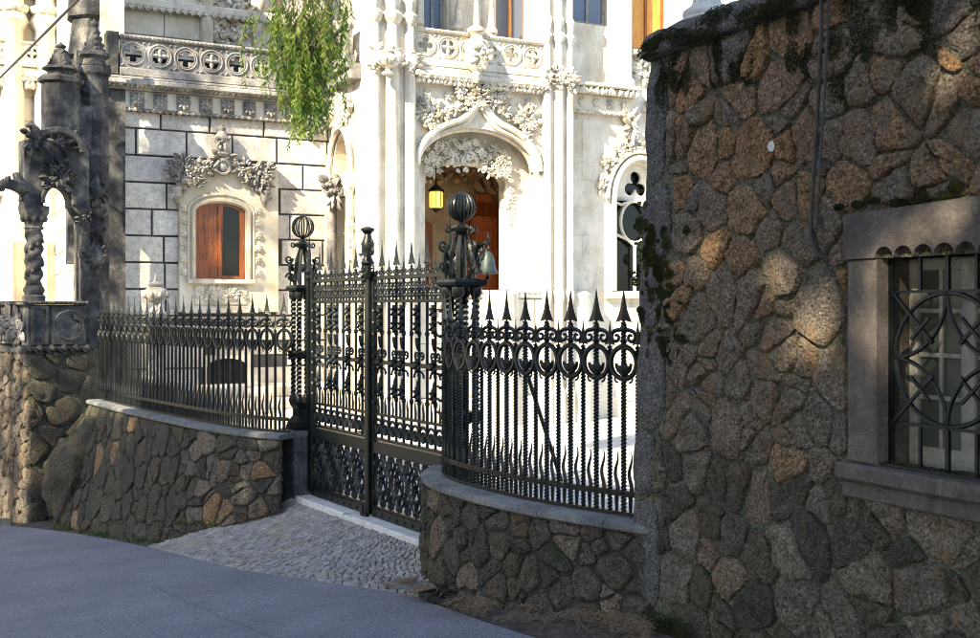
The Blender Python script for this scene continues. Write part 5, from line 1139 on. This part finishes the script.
mb.box(hx0-.3, hx1+.3, yH-.14, yH+.0, hz0-.16, hz0-.02, .02); mb.build('moulding', 'lime', tw, smooth=True, sharp=45)
mb = MB()
for k, t in enumerate((2.9, 2.5, 2.1, 1.75, 1.4, 1.0)): carve(mb, hm+(hw+.42)*math.cos(t), yH-.04, hzs+(hzt-hzs+.42)*math.sin(t), .12, .12, 20, .075, 300+k, .07)
carve(mb, hm-.25, yH-.05, hzt+.75, .12, .25, 20, .12, 310, .1); stuff(mb.build('crocket_carving', 'lime_carved', tw, smooth=True, sharp=45))
c0 = S(571, yH); c1 = S(632, yH); zc_ = lambda py: Z(600, py, yH)
mb = MB(); mb.box(c0, c1, yH-.22, yH-.002, zc_(96), zc_(90), .02); mb.box(c0, c1+.03, yH-.30, yH-.002, zc_(90)+.003, zc_(86), .02); mb.box(c0, c1, yH-.08, yH-.002, zc_(113), zc_(96)-.003, .01); mb.build('cornice', 'lime', RW); leaf_band(RW, c0, c1, yH-.24, zc_(97), .13, 'lime_carved', 15); rope_band(RW, c0, c1, yH-.10, zc_(114), .045, 'lime_carved')
for k in range(4): mb = MB(); x = c0+.2+k*.33; rosette(mb, x, yH-.085, zc_(104), .09, .04, 6); mb.build('rosette', 'lime_carved', RW, smooth=True, sharp=40)
mb = MB(); mb.lathe([(.2, zc_(86)), (.2, zc_(80)), (.13, zc_(76)), (.13, 9.5), (.2, 9.7), (.14, 11)], 8, (S(623, yH), yH-.1, 0)); mb.build('half_column', 'lime', RW, smooth=True, sharp=40)
mb = MB(); mb.box(S(632, yH)-.1, xh1, yH-.16, yH-.002, Z(640, 57, yH), Z(640, 51, yH), .02); mb.build('sill_course', 'lime', RW); mb = MB(); carve(mb, S(643, yH), yH-.02, Z(643, 70, yH), .22, .22, 40, .12, 320, .07); stuff(mb.build('carved_panel', 'lime_carved', RW, smooth=True, sharp=45))
mb = MB(); carve(mb, S(652, yH), yH-.03, Z(652, 108, yH), .15, .25, 50, .08, 321, .06); stuff(mb.build('carved_panel', 'lime_carved', RW, smooth=True, sharp=45))

# --- corner pavilion over the street
PF = Frame((-7.27, 17.3), (.76, .65)); PV = thing('corner_pavilion', 'dark weathered stone corner pavilion with twisted column over rough street base', 'pavilion', (PF.o.x, PF.o.y, 0), PF.rz)
PW = .92; PD = 5.5; pz = lambda py: EYE-(py-HOR)/FOC*17.3
zb0, zb1 = pz(350), pz(301)
bs_ = ob('street_base', None, PV); mb = MB(); mb.box(.02, PW+.3, .02, PD, -2.2, zb0); mb.build('base_core', 'mortar', bs_)
def fm(s, z, off): return Vector((s, -off+.02, z))
def lm(s, z, off): return Vector((.02-off, s, z))
R = random.Random(77)
for i, (p, poly) in enumerate(voronoi(0, PW+.1, -1.9, zb0-.02, .27, 51, 1.3, .35)):
    q = inset(poly, .007)
    if len(q) > 2 and area(q) > .008: sm, C = stone_mesh(q, fm, R.uniform(.03, .06), i+1500, 12, .3); sm.build('stone', 'dkrubble', bs_, C, smooth=True, sharp=50)
for i, (p, poly) in enumerate(voronoi(0, 3.4, -1.9, zb0-.02, .20, 52, .9, .4)):
    q = inset(poly, .006)
    if len(q) > 2 and area(q) > .006: sm, C = stone_mesh(q, lm, R.uniform(.03, .06), i+1800, 12, .4); sm.build('stone', 'rubble', bs_, C, smooth=True, sharp=50)  # sunlit side gets paler stone than the shaded front: light put into colour
mb = MB(); mb.rope((-.04, -.02, zb0+.01), (PW+.1, -.02, zb0+.01), .075, 2); mb.rope((-.04, -.04, zb0+.01), (-.04, PD, zb0+.01), .075, 2); mb.build('rope_course', 'dark', PV, smooth=True, sharp=60)
mb = MB(); mb.box(.0, PW, .0, .25, zb0+.05, zb1-.06, .015); mb.box(.0, .25, .251, PD, zb0+.05, zb1-.06); mb.box(-.06, PW+.02, -.06, .3, zb1-.058, zb1, .015); mb.box(-.06, .3, .301, PD, zb1-.058, zb1, .015); mb.build('parapet', 'dark', PV); rope_ = MB(); rope_.rope((-.07, -.07, zb1-.03), (PW, -.07, zb1-.03), .03, 2); rope_.rope((-.07, -.07, zb1-.03), (-.07, PD, zb1-.03), .03, 2); rope_.build('parapet_rope', 'dark', PV, smooth=True, sharp=60)
zm = (zb0+zb1)/2; mb = MB(); mb.plate([(.36, zb0+.08), (PW-.02, zb0+.08), (PW-.02, zb1-.08), (.36, zb1-.08)], [poly_foil(.63, zm, .10, .09, 4)], -.035, -.001); mb.ring((.63, -.035, zm), .235, .02, 24, 5); mb.plate([(.05, zb0+.08), (.31, zb0+.08), (.31, zb1-.08), (.05, zb1-.08)], [[(.09, zb0+.12), (.27, zb0+.12), (.27, zb1-.12), (.09, zb1-.12)]], -.03, -.001); mb.build('quatrefoil_panel', 'dark', PV)
mb = MB()
for k in range(5): carve(mb, -(.35+.55*k), -.02, zm, .22, .20, 26, .12, 400+k, .06)
mb.xf(Matrix(((0, 1, 0, 0), (-1, 0, 0, 0), (0, 0, 1, 0), (0, 0, 0, 1)))); stuff(mb.build('carved_panel', 'mid', PV, smooth=True, sharp=45))
def twisted_column(x, y, z0_, z1_, r):
    g = ob('twisted_column', None, PV); H = z1_-z0_; mb = MB(); mb.lathe([(r*1.5, 0), (r*1.55, H*.05), (r*1.2, H*.07), (r*1.45, H*.11), (r*1.35, H*.14), (r*1.0, H*.17)], 12, (x, y, z0_)); mb.build('base', 'dark', g, smooth=True, sharp=40)
    mb = MB(); k = 40; v = []; f = []; n = 16
    for i in range(k+1):
        t = i/k; a0 = t*2.2*2*PI; sw = 1+.12*math.sin(PI*t)
        for j in range(n): a = 2*PI*j/n; rr = r*sw*(1+.16*math.cos(2*(a-a0))); v.append((x+rr*math.cos(a), y+rr*math.sin(a), z0_+H*(.16+.60*t)))
    f = [(i*n+j, i*n+(j+1) % n, (i+1)*n+(j+1) % n, (i+1)*n+j) for i in range(k) for j in range(n)]
    for t in range(16): a = t/16*2.2*2*PI+.8; mb.blob((x+r*1.05*math.cos(a), y+r*1.05*math.sin(a), z0_+H*(.18+.56*t/16)), (r*.28, r*.28, r*.4), t, .3, 1)
    mb.add(v, f); mb.build('shaft', 'dark', g, smooth=True, sharp=60)
    mb = MB(); mb.lathe([(r*1.1, H*.75), (r*1.3, H*.77), (r*1.1, H*.79), (r*1.3, H*.84), (r*1.9, H*.92), (r*2.0, H*.96), (r*2.0, H)], 8, (x, y, z0_), PI/8)
    for a in range(10): an = a*PI/5; mb.blob((x+r*1.5*math.cos(an), y+r*1.5*math.sin(an), z0_+H*.87), (r*.35, r*.35, r*.5), a, .3, 1)
    mb.build('capital', 'dark', g, smooth=True, sharp=40)
zk = pz(205); twisted_column(.14, .14, zb1, zk, .115); mb = MB(); mb.lathe([(.03, -.42), (.07, -.34), (.06, -.28), (.12, -.16), (.17, -.08), (.2, 0)], 8, (PW-.06, .14, zk)); carve(mb, PW-.06, .02, zk-.16, .1, .12, 16, .07, 511, .06); mb.build('corbel', 'dark', PV, smooth=True, sharp=45)
# arched heads over the two open sides
def arched_head(xf_, w_, ztop_, name):
    cx_ = w_/2; r_ = w_/2-.24; mb = MB(); tr = [(cx_+r_*math.cos(t), zk+.05+.28*math.sin(t)) for t in [PI*i/16 for i in range(17)]]
    mb.plate([(-.05, zk), (cx_-r_, zk)]+list(reversed(tr))+[(cx_+r_, zk), (w_+.05, zk), (w_+.05, ztop_), (-.05, ztop_)], [], 0, .28)
    carve(mb, cx_, -.02, zk+.48, w_*.24, .24, 80, .075, 501, .07); mb.tube([(cx_+(r_+.03)*math.cos(t), -.04, zk+.05+.31*math.sin(t)) for t in [PI*i/16 for i in range(17)]], .04, 6)
    mb.tube([(cx_+(w_*.42)*math.cos(t), -.06, ztop_-.12+.32*math.sin(t)) for t in [PI*i/16 for i in range(17)]], .06, 6)
    mb.plate([(cx_+(w_*.42)*math.cos(t), ztop_-.12+.32*math.sin(t)) for t in [PI*i/16 for i in range(17)]], [], .02, .26); carve(mb, cx_, .0, ztop_+.0, w_*.3, .12, 24, .1, 502, .06)
    mb.xf(xf_); return mb.build(name, 'dark', PV, smooth=True, sharp=45)
zh = pz(140); arched_head(Matrix.Identity(4), PW, zh, 'arched_head')
sx = PF.at(63, 100, .35)[0]; mb = MB(); mb.lathe([(.30, zh-.3), (.30, pz(75)), (.36, pz(73)), (.36, pz(69)), (.26, pz(66))], 8, (sx, .45, 0), PI/8); mb.box(sx-.1, PW+.2, .3, .6, zh, pz(95)); mb.build('turret_shaft', 'dark', PV, smooth=True, sharp=40); pinnacle(PV, sx, .45, pz(69), pz(30)-pz(69), .27, 'dark', 9)
mb = MB(); mb.box(.29, PW+.05, .29, .5, zh-.02, zh+.0); mb.build('roof_slab', 'dark', PV)
# gargoyle thrusting out to the left
mb = MB(); gz = pz(188)
mb.tube([(.05, .1, gz-.05), (-.12, -.02, gz+.02), (-.28, -.08, gz+.03), (-.40, -.12, gz+.02), (-.52, -.16, gz-.04)], [.13, .12, .085, .075, .03], 8); mb.blob((-.36, -.11, gz+.045), (.10, .08, .075), 2, .2, 1); mb.tube([(-.40, -.12, gz-.05), (-.5, -.15, gz-.10)], [.035, .015], 6)
for s in (-1, 1): mb.leaf((-.08, .0+s*.05, gz+.05), 2.2, .22, .12, .05); mb.blob((-.33, -.1+s*.06, gz+.11), (.03, .03, .05), s+3, .1, 1); mb.tube([(-.02, .02+s*.08, gz-.1), (-.1, -.02+s*.08, gz-.2)], .03, 5)
mb.build('gargoyle', 'dark', PV, smooth=True, sharp=50)
mb = MB(); mb.tube([(.12, -.05, zh+.02), (.10, -.06, zh+.16), (.02, -.08, zh+.24), (-.06, -.1, zh+.2)], [.09, .08, .06, .02], 7); carve(mb, .1, -.06, zh+.02, .16, .14, 22, .1, 503, .08); mb.build('small_griffin', 'dark', PV, smooth=True, sharp=45)
mb = MB(); mb.box(-.03, .0, 2.2, 3.1, -1.4, .55); mb.build('street_door', 'wood', PV)

# ------------------------------------------------------------------ trees
def leaf_cards(mb, R, c, s, droop=0.0):
    d = Vector((R.gauss(0, 1), R.gauss(0, 1), R.gauss(-droop, .7))).normalized(); e = d.orthogonal(); e.rotate(Matrix.Rotation(R.uniform(0, 6.28), 3, d)); e.normalize()
    mb.add([c-d*s*.5, c+e*s*.3, c+d*s*.6, c-e*s*.3], [(0, 1, 2, 3)])
def limb(mb, a, b, r0, r1, R, n=6, wob=.15):
    a = Vector(a); b = Vector(b); L = (b-a).length; pts = []
    for i in range(n+1):
        t = i/n; p = a.lerp(b, t); p += Vector((R.uniform(-1, 1), R.uniform(-1, 1), R.uniform(-.3, .6)))*wob*L*.12*math.sin(PI*t); pts.append(p)
    mb.tube(pts, [r0+(r1-r0)*i/n for i in range(n+1)], 8); return pts
SUN_GAPS = [(WF.world(WF.at(a, b)[0], 0, WF.at(a, b)[1]), r) for a, b, r in ((712, 262, .19), (775, 238, .11), (790, 292, .16), (812, 340, .16), (856, 322, .15), (892, 352, .12), (905, 236, .13), (962, 68, .22), (955, 215, .12), (700, 180, .08), (735, 150, .08), (880, 95, .09))]  # openings cut in the unseen crowns to throw sun patches on the rubble wall
def in_gap(c):
    for g, r in SUN_GAPS:
        d = c-g; t = d.dot(sd)
        if t > 0 and (d-sd*t).length < r*.8+.07: return True
    return False
def street_tree(q, p, zlo, ztop, r, n, size, label, seed, sparse=0.0):
    x = .8*q-.6*p; y = -.6*q-.8*p; z0 = street_z(x, y)-.15; R = random.Random(seed); root = thing('street_tree', label, 'tree', (x, y, z0), 0, 'trees on the far side of the street')
    mb = MB(); top = Vector((R.uniform(-.4, .4), R.uniform(-.4, .4), ztop*.72-z0)); limb(mb, (0, 0, 0), top, .30, .10, R, 9, .25)
    for k in range(9): zb_ = ztop*(.25+.06*k); a = R.uniform(0, 6.28); limb(mb, (0, 0, zb_-z0), (r*.75*math.cos(a), r*.75*math.sin(a), zb_-z0+R.uniform(1.0, 2.4)), .10, .025, R, 5, .3)
    mb.build('trunk', 'bark', root, smooth=True, sharp=60); mb = MB(); made = 0; zc_ = (zlo+ztop)/2; hh = (ztop-zlo)/2; tries = 0
    while made < n and tries < n*12:
        tries += 1; u = Vector((R.uniform(-1, 1), R.uniform(-1, 1), R.uniform(-1, 1)))
        if abs(u.x)**3+abs(u.y)**3+abs(u.z)**4 > 1: continue
        c = Vector((u.x*r, u.y*r, zc_+u.z*hh-z0))
        if noise.noise(Vector((c.x*.8+seed*5, c.y*.8, c.z*.8)))*1.2+R.uniform(-.35, .35) < sparse: continue
        if in_gap(c+Vector((x, y, z0))) and R.random() < .965: continue
        leaf_cards(mb, R, c, size*R.uniform(.7, 1.4)); made += 1
    mb.build('crown', 'leaf', root)
for args in ((6.5, 10, 4, 18, 2.4, 4600, .54, 'dense street tree furthest up the slope behind the photographer', 1, -.3), (2.4, 10.5, 4, 19, 2.6, 5600, .54, 'tall dense street tree opposite the grilled window', 2, -.4),
    (-1.8, 10, 4, 18.5, 2.5, 5600, .52, 'tall dense street tree opposite the rubble wall', 3, -.4), (-4.6, 10.5, 4, 15.9, 1.8, 4400, .50, 'narrower street tree opposite the short railing', 4, -.4),
    (-7.6, 10, 3, 14.4, 2.3, 5200, .52, 'low rounded street tree opposite the gate', 5, -.4), (-11.4, 10, 3, 15.3, 2.4, 5600, .52, 'low broad street tree opposite the long railing', 6, -.4),
    (-14.6, 11, 3, 14.8, 1.7, 3800, .52, 'narrow street tree opposite the retaining wall', 9, -.4),
    (-16.9, 10, 3, 22.5, 2.5, 2100, .34, 'very tall open-crowned street tree opposite the pavilion', 7, -.05), (-20.5, 11, 3, 19, 2.4, 2600, .36, 'open-crowned street tree furthest down the slope', 8, -.1)):
    street_tree(*args)
# pepper tree: trunk in the court behind the rubble wall, one weeping bough over the gate
PT = thing('pepper_tree', 'weeping pepper tree with bright green fronds hanging over the wing', 'tree', (4.6, 12.6, 0)); R = random.Random(9); o0 = Vector((4.6, 12.6, 0)); mb = MB()
limb(mb, (0, 0, 0), (-.2, .1, 6.2), .26, .17, R, 8, .2); br = limb(mb, (-.2, .1, 6.2), (-4.2, -.1, 7.6), .15, .07, R, 8, .2); b2 = limb(mb, (-4.2, -.1, 7.6), (-7.4, -.15, 6.7), .07, .02, R, 8, .15); limb(mb, (-.2, .1, 6.2), (1.5, .8, 8.6), .12, .04, R, 5, .2)
mb.build('trunk', 'bark', PT, smooth=True, sharp=60); mb = MB(); tw = MB()
def frond(p, L, drift):
    pts = [p]
    for i in range(1, 9): t = i/8; pts.append(p+Vector((drift.x*t+.05*math.sin(t*5+p.x*30), drift.y*t, -L*t*(.55+.45*t))))
    tw.tube(pts, [.006-.004*i/8 for i in range(9)], 4)
    nl = int(L*95)
    for k in range(nl):
        t = .12+.88*k/nl; a = t*8; i = min(7, int(a)); c = pts[i].lerp(pts[i+1], a-i)
        az = R.uniform(0, 6.28); d = Vector((math.cos(az)*.62, math.sin(az)*.62, -R.uniform(.45, 1.0))).normalized()*R.uniform(.05, .10); e = d.orthogonal(); e.rotate(Matrix.Rotation(R.uniform(0, 6.28), 3, d.normalized())); e = e.normalized()*R.uniform(.005, .009)
        mb.add([c, c+d*.4+e, c+d, c+d*.4-e], [(0, 1, 2, 3)])
for _ in range(150):
    px = R.gauss(305, 20); px = max(256, min(346, px)); yb_ = 148-abs(px-303)*1.15+R.uniform(-75, 4) if px < 303 else 148-abs(px-303)*.75+R.uniform(-75, 4)
    Y = 12.45+R.uniform(-.4, .4); x = (px-490)/FOC*Y; zend = EYE-(yb_-HOR)/FOC*Y; L = R.uniform(.55, 1.15); zs_ = zend+L
    p = Vector((x+R.uniform(-.1, .1), Y, zs_))-o0; frond(p, L, Vector((R.uniform(-.12, .12), R.uniform(-.1, .1), 0)))
    if R.random() < .4: anchor = R.choice(b2); tw.tube([anchor, anchor.lerp(p, .5)+Vector((0, 0, .15)), p], [.010, .008, .005], 4)
for _ in range(120):
    t = R.random(); a = R.choice(br[2:]+b2[:5]); frond(a+Vector((R.uniform(-.4, .4), R.uniform(-.5, .5), R.uniform(-.1, .3))), R.uniform(.4, .75), Vector((R.uniform(-.2, .2), R.uniform(-.2, .2), 0)))
mb.build('crown', 'pepper', PT); tw.build('twigs', 'bark', PT); tag(PT.children[-1], kind='stuff')

# ------------------------------------------------------------------ small things of the street
# overhead cable
mb = MB(); a = Vector((-12.2, 24, 5.75)); b = Vector((6.5, -5.4, 5.35)); mb.tube([a.lerp(b, i/30)-Vector((0, 0, .10*math.sin(PI*i/30))) for i in range(31)], .016, 6)
tag(mb.build('overhead_cable', 'cable', smooth=True), 'thin black overhead cable crossing above the corner pavilion', 'cable')
# drain grating in the gutter
g = ground_at(446, 602); dg = thing('drain_grate', 'black slotted iron drain grate in the gutter by low wall', 'drain', (g.x, g.y, g.z+.05), math.radians(-48))
DG = g.copy(); mb = MB()
for a in ((-.20, .20, -.12, -.095), (-.20, .20, .095, .12), (-.20, -.175, -.095, .095), (.175, .20, -.095, .095)): mb.box(a[0], a[1], a[2], a[3], -.03, .012)
mb.build('grate_frame', 'iron', dg)
for k in range(8): mb = MB(); x = -.15+k*.043; mb.box(x-.011, x+.011, -.095, .095, -.02, .008); mb.build('grate_bar', 'iron', dg)
mb = MB(); mb.box(-.175, .175, -.095, .095, -.03, -.022); mb.build('sump', 'cable', dg)
for k, (px, py, w_, d_) in enumerate(((415, 590, .42, .2), (446, 584, .3, .14))):
    g = ground_at(px, py); mb = MB(); mb.box(-w_/2, w_/2, -d_/2, d_/2, -.08, .03, .01); tag(mb.build('gutter_slab', 'coping', None, (g.x, g.y, g.z+.02), (0, 0, math.radians(-40))), ('worn grey slab in the gutter between cobbles and drain grate', 'small grey slab set against low wall above drain grate')[k], 'slab')
# kerb below the pavilion
root = thing('kerb', 'low worn stone kerb under the corner pavilion', 'kerb', (0, 0, 0)); K0 = PF.world(-.42, .0); 
for k in range(4):
    a = PF.world(-.30, .15+k*1.1); b = PF.world(-.30, .15+(k+1)*1.1-.01); za, zb_ = street_z(a.x, a.y), street_z(b.x, b.y); u = (b-a).normalized(); nn = Vector((-u.y, u.x, 0))*.09; up_ = Vector((0, 0, 1)); a.z = za; b.z = zb_
    mb = MB(); mb.add([a-nn-up_*.1, a+nn-up_*.1, b+nn-up_*.1, b-nn-up_*.1, a-nn+up_*.10, a+nn+up_*.12, b+nn+up_*.12, b-nn+up_*.10], [(0,1,2,3),(4,5,6,7),(0,1,5,4),(1,2,6,5),(2,3,7,6),(3,0,4,7)]); mb.build('kerb_stone', 'coping', root)
# pine needles and leaf litter blown against the wall, weeds
R = random.Random(14); mb = MB()
def needle(p, l):
    a = R.uniform(0, PI); d = Vector((math.cos(a), math.sin(a), R.uniform(-.1, .25)))*l/2; e = Vector((-math.sin(a), math.cos(a), 0))*R.uniform(.0012, .0032); mb.add([p-d-e, p-d+e, p+d+e*.6, p+d-e*.6], [(0, 1, 2, 3)])
for _ in range(3600):
    u = R.random(); q = lerp_poly([(-.62, 10.25), (-.66, 9.4), (-.34, 8.64), (.2, 8.0), (.93, 7.42), (1.3, 6.5)], u); off = abs(R.gauss(0, .16)); p = Vector((q.x, q.y))+Vector((-.76, -.65))*off
    if (p-DG.xy).length < .21 and R.random() < .9: continue
    if noise.noise(Vector((p.x*3, p.y*3, 7))) < -.12: continue
    needle(Vector((p.x, p.y, street_z(p.x, p.y)+.06*max(0, 1-off/.45)+.012+R.uniform(0, .025))), R.uniform(.04, .12))
for _ in range(900):
    u, v = R.random(), R.random()**1.3; p = ramp_pt(u, v); p.z += .045
    if R.random() < .6*u+.1: needle(p, R.uniform(.03, .09))
for _ in range(160):
    u = R.random(); e = lerp_poly(EDGE, .12+.6*u); p = Vector((e.x, e.y))+Vector((-.76, -.65))*R.random()**2*1.6; needle(Vector((p.x, p.y, street_z(p.x, p.y)+.012)), R.uniform(.03, .08))
tag(mb.build('dry_needles', 'needle'), kind='stuff')
mb = MB(); B_ = smooth_poly([(-2.5, 12.42, -.08), (-3.3, 12.98, -.42), (-4.34, 13.84, -.78), (-5.3, 14.95, -.98), (-6.6, 16.5, -1.15)])
for _ in range(24):
    c = lerp_poly(B_, .15+.85*R.random()); c.z = street_z(c.x, c.y)
    if c.x > -3.9: c.z += .25
    for k in range(R.randint(8, 22)):
        d = Vector((R.gauss(0, .6), R.gauss(0, .6), R.uniform(.3, 1.2))).normalized()*R.uniform(.03, .12); e = d.orthogonal().normalized()*.008; p = c+Vector((R.gauss(0, .05), R.gauss(0, .05), 0)); mb.add([p-e, p+e, p+d], [(0, 1, 2)])
tag(mb.build('weeds', 'leaf'), kind='stuff')
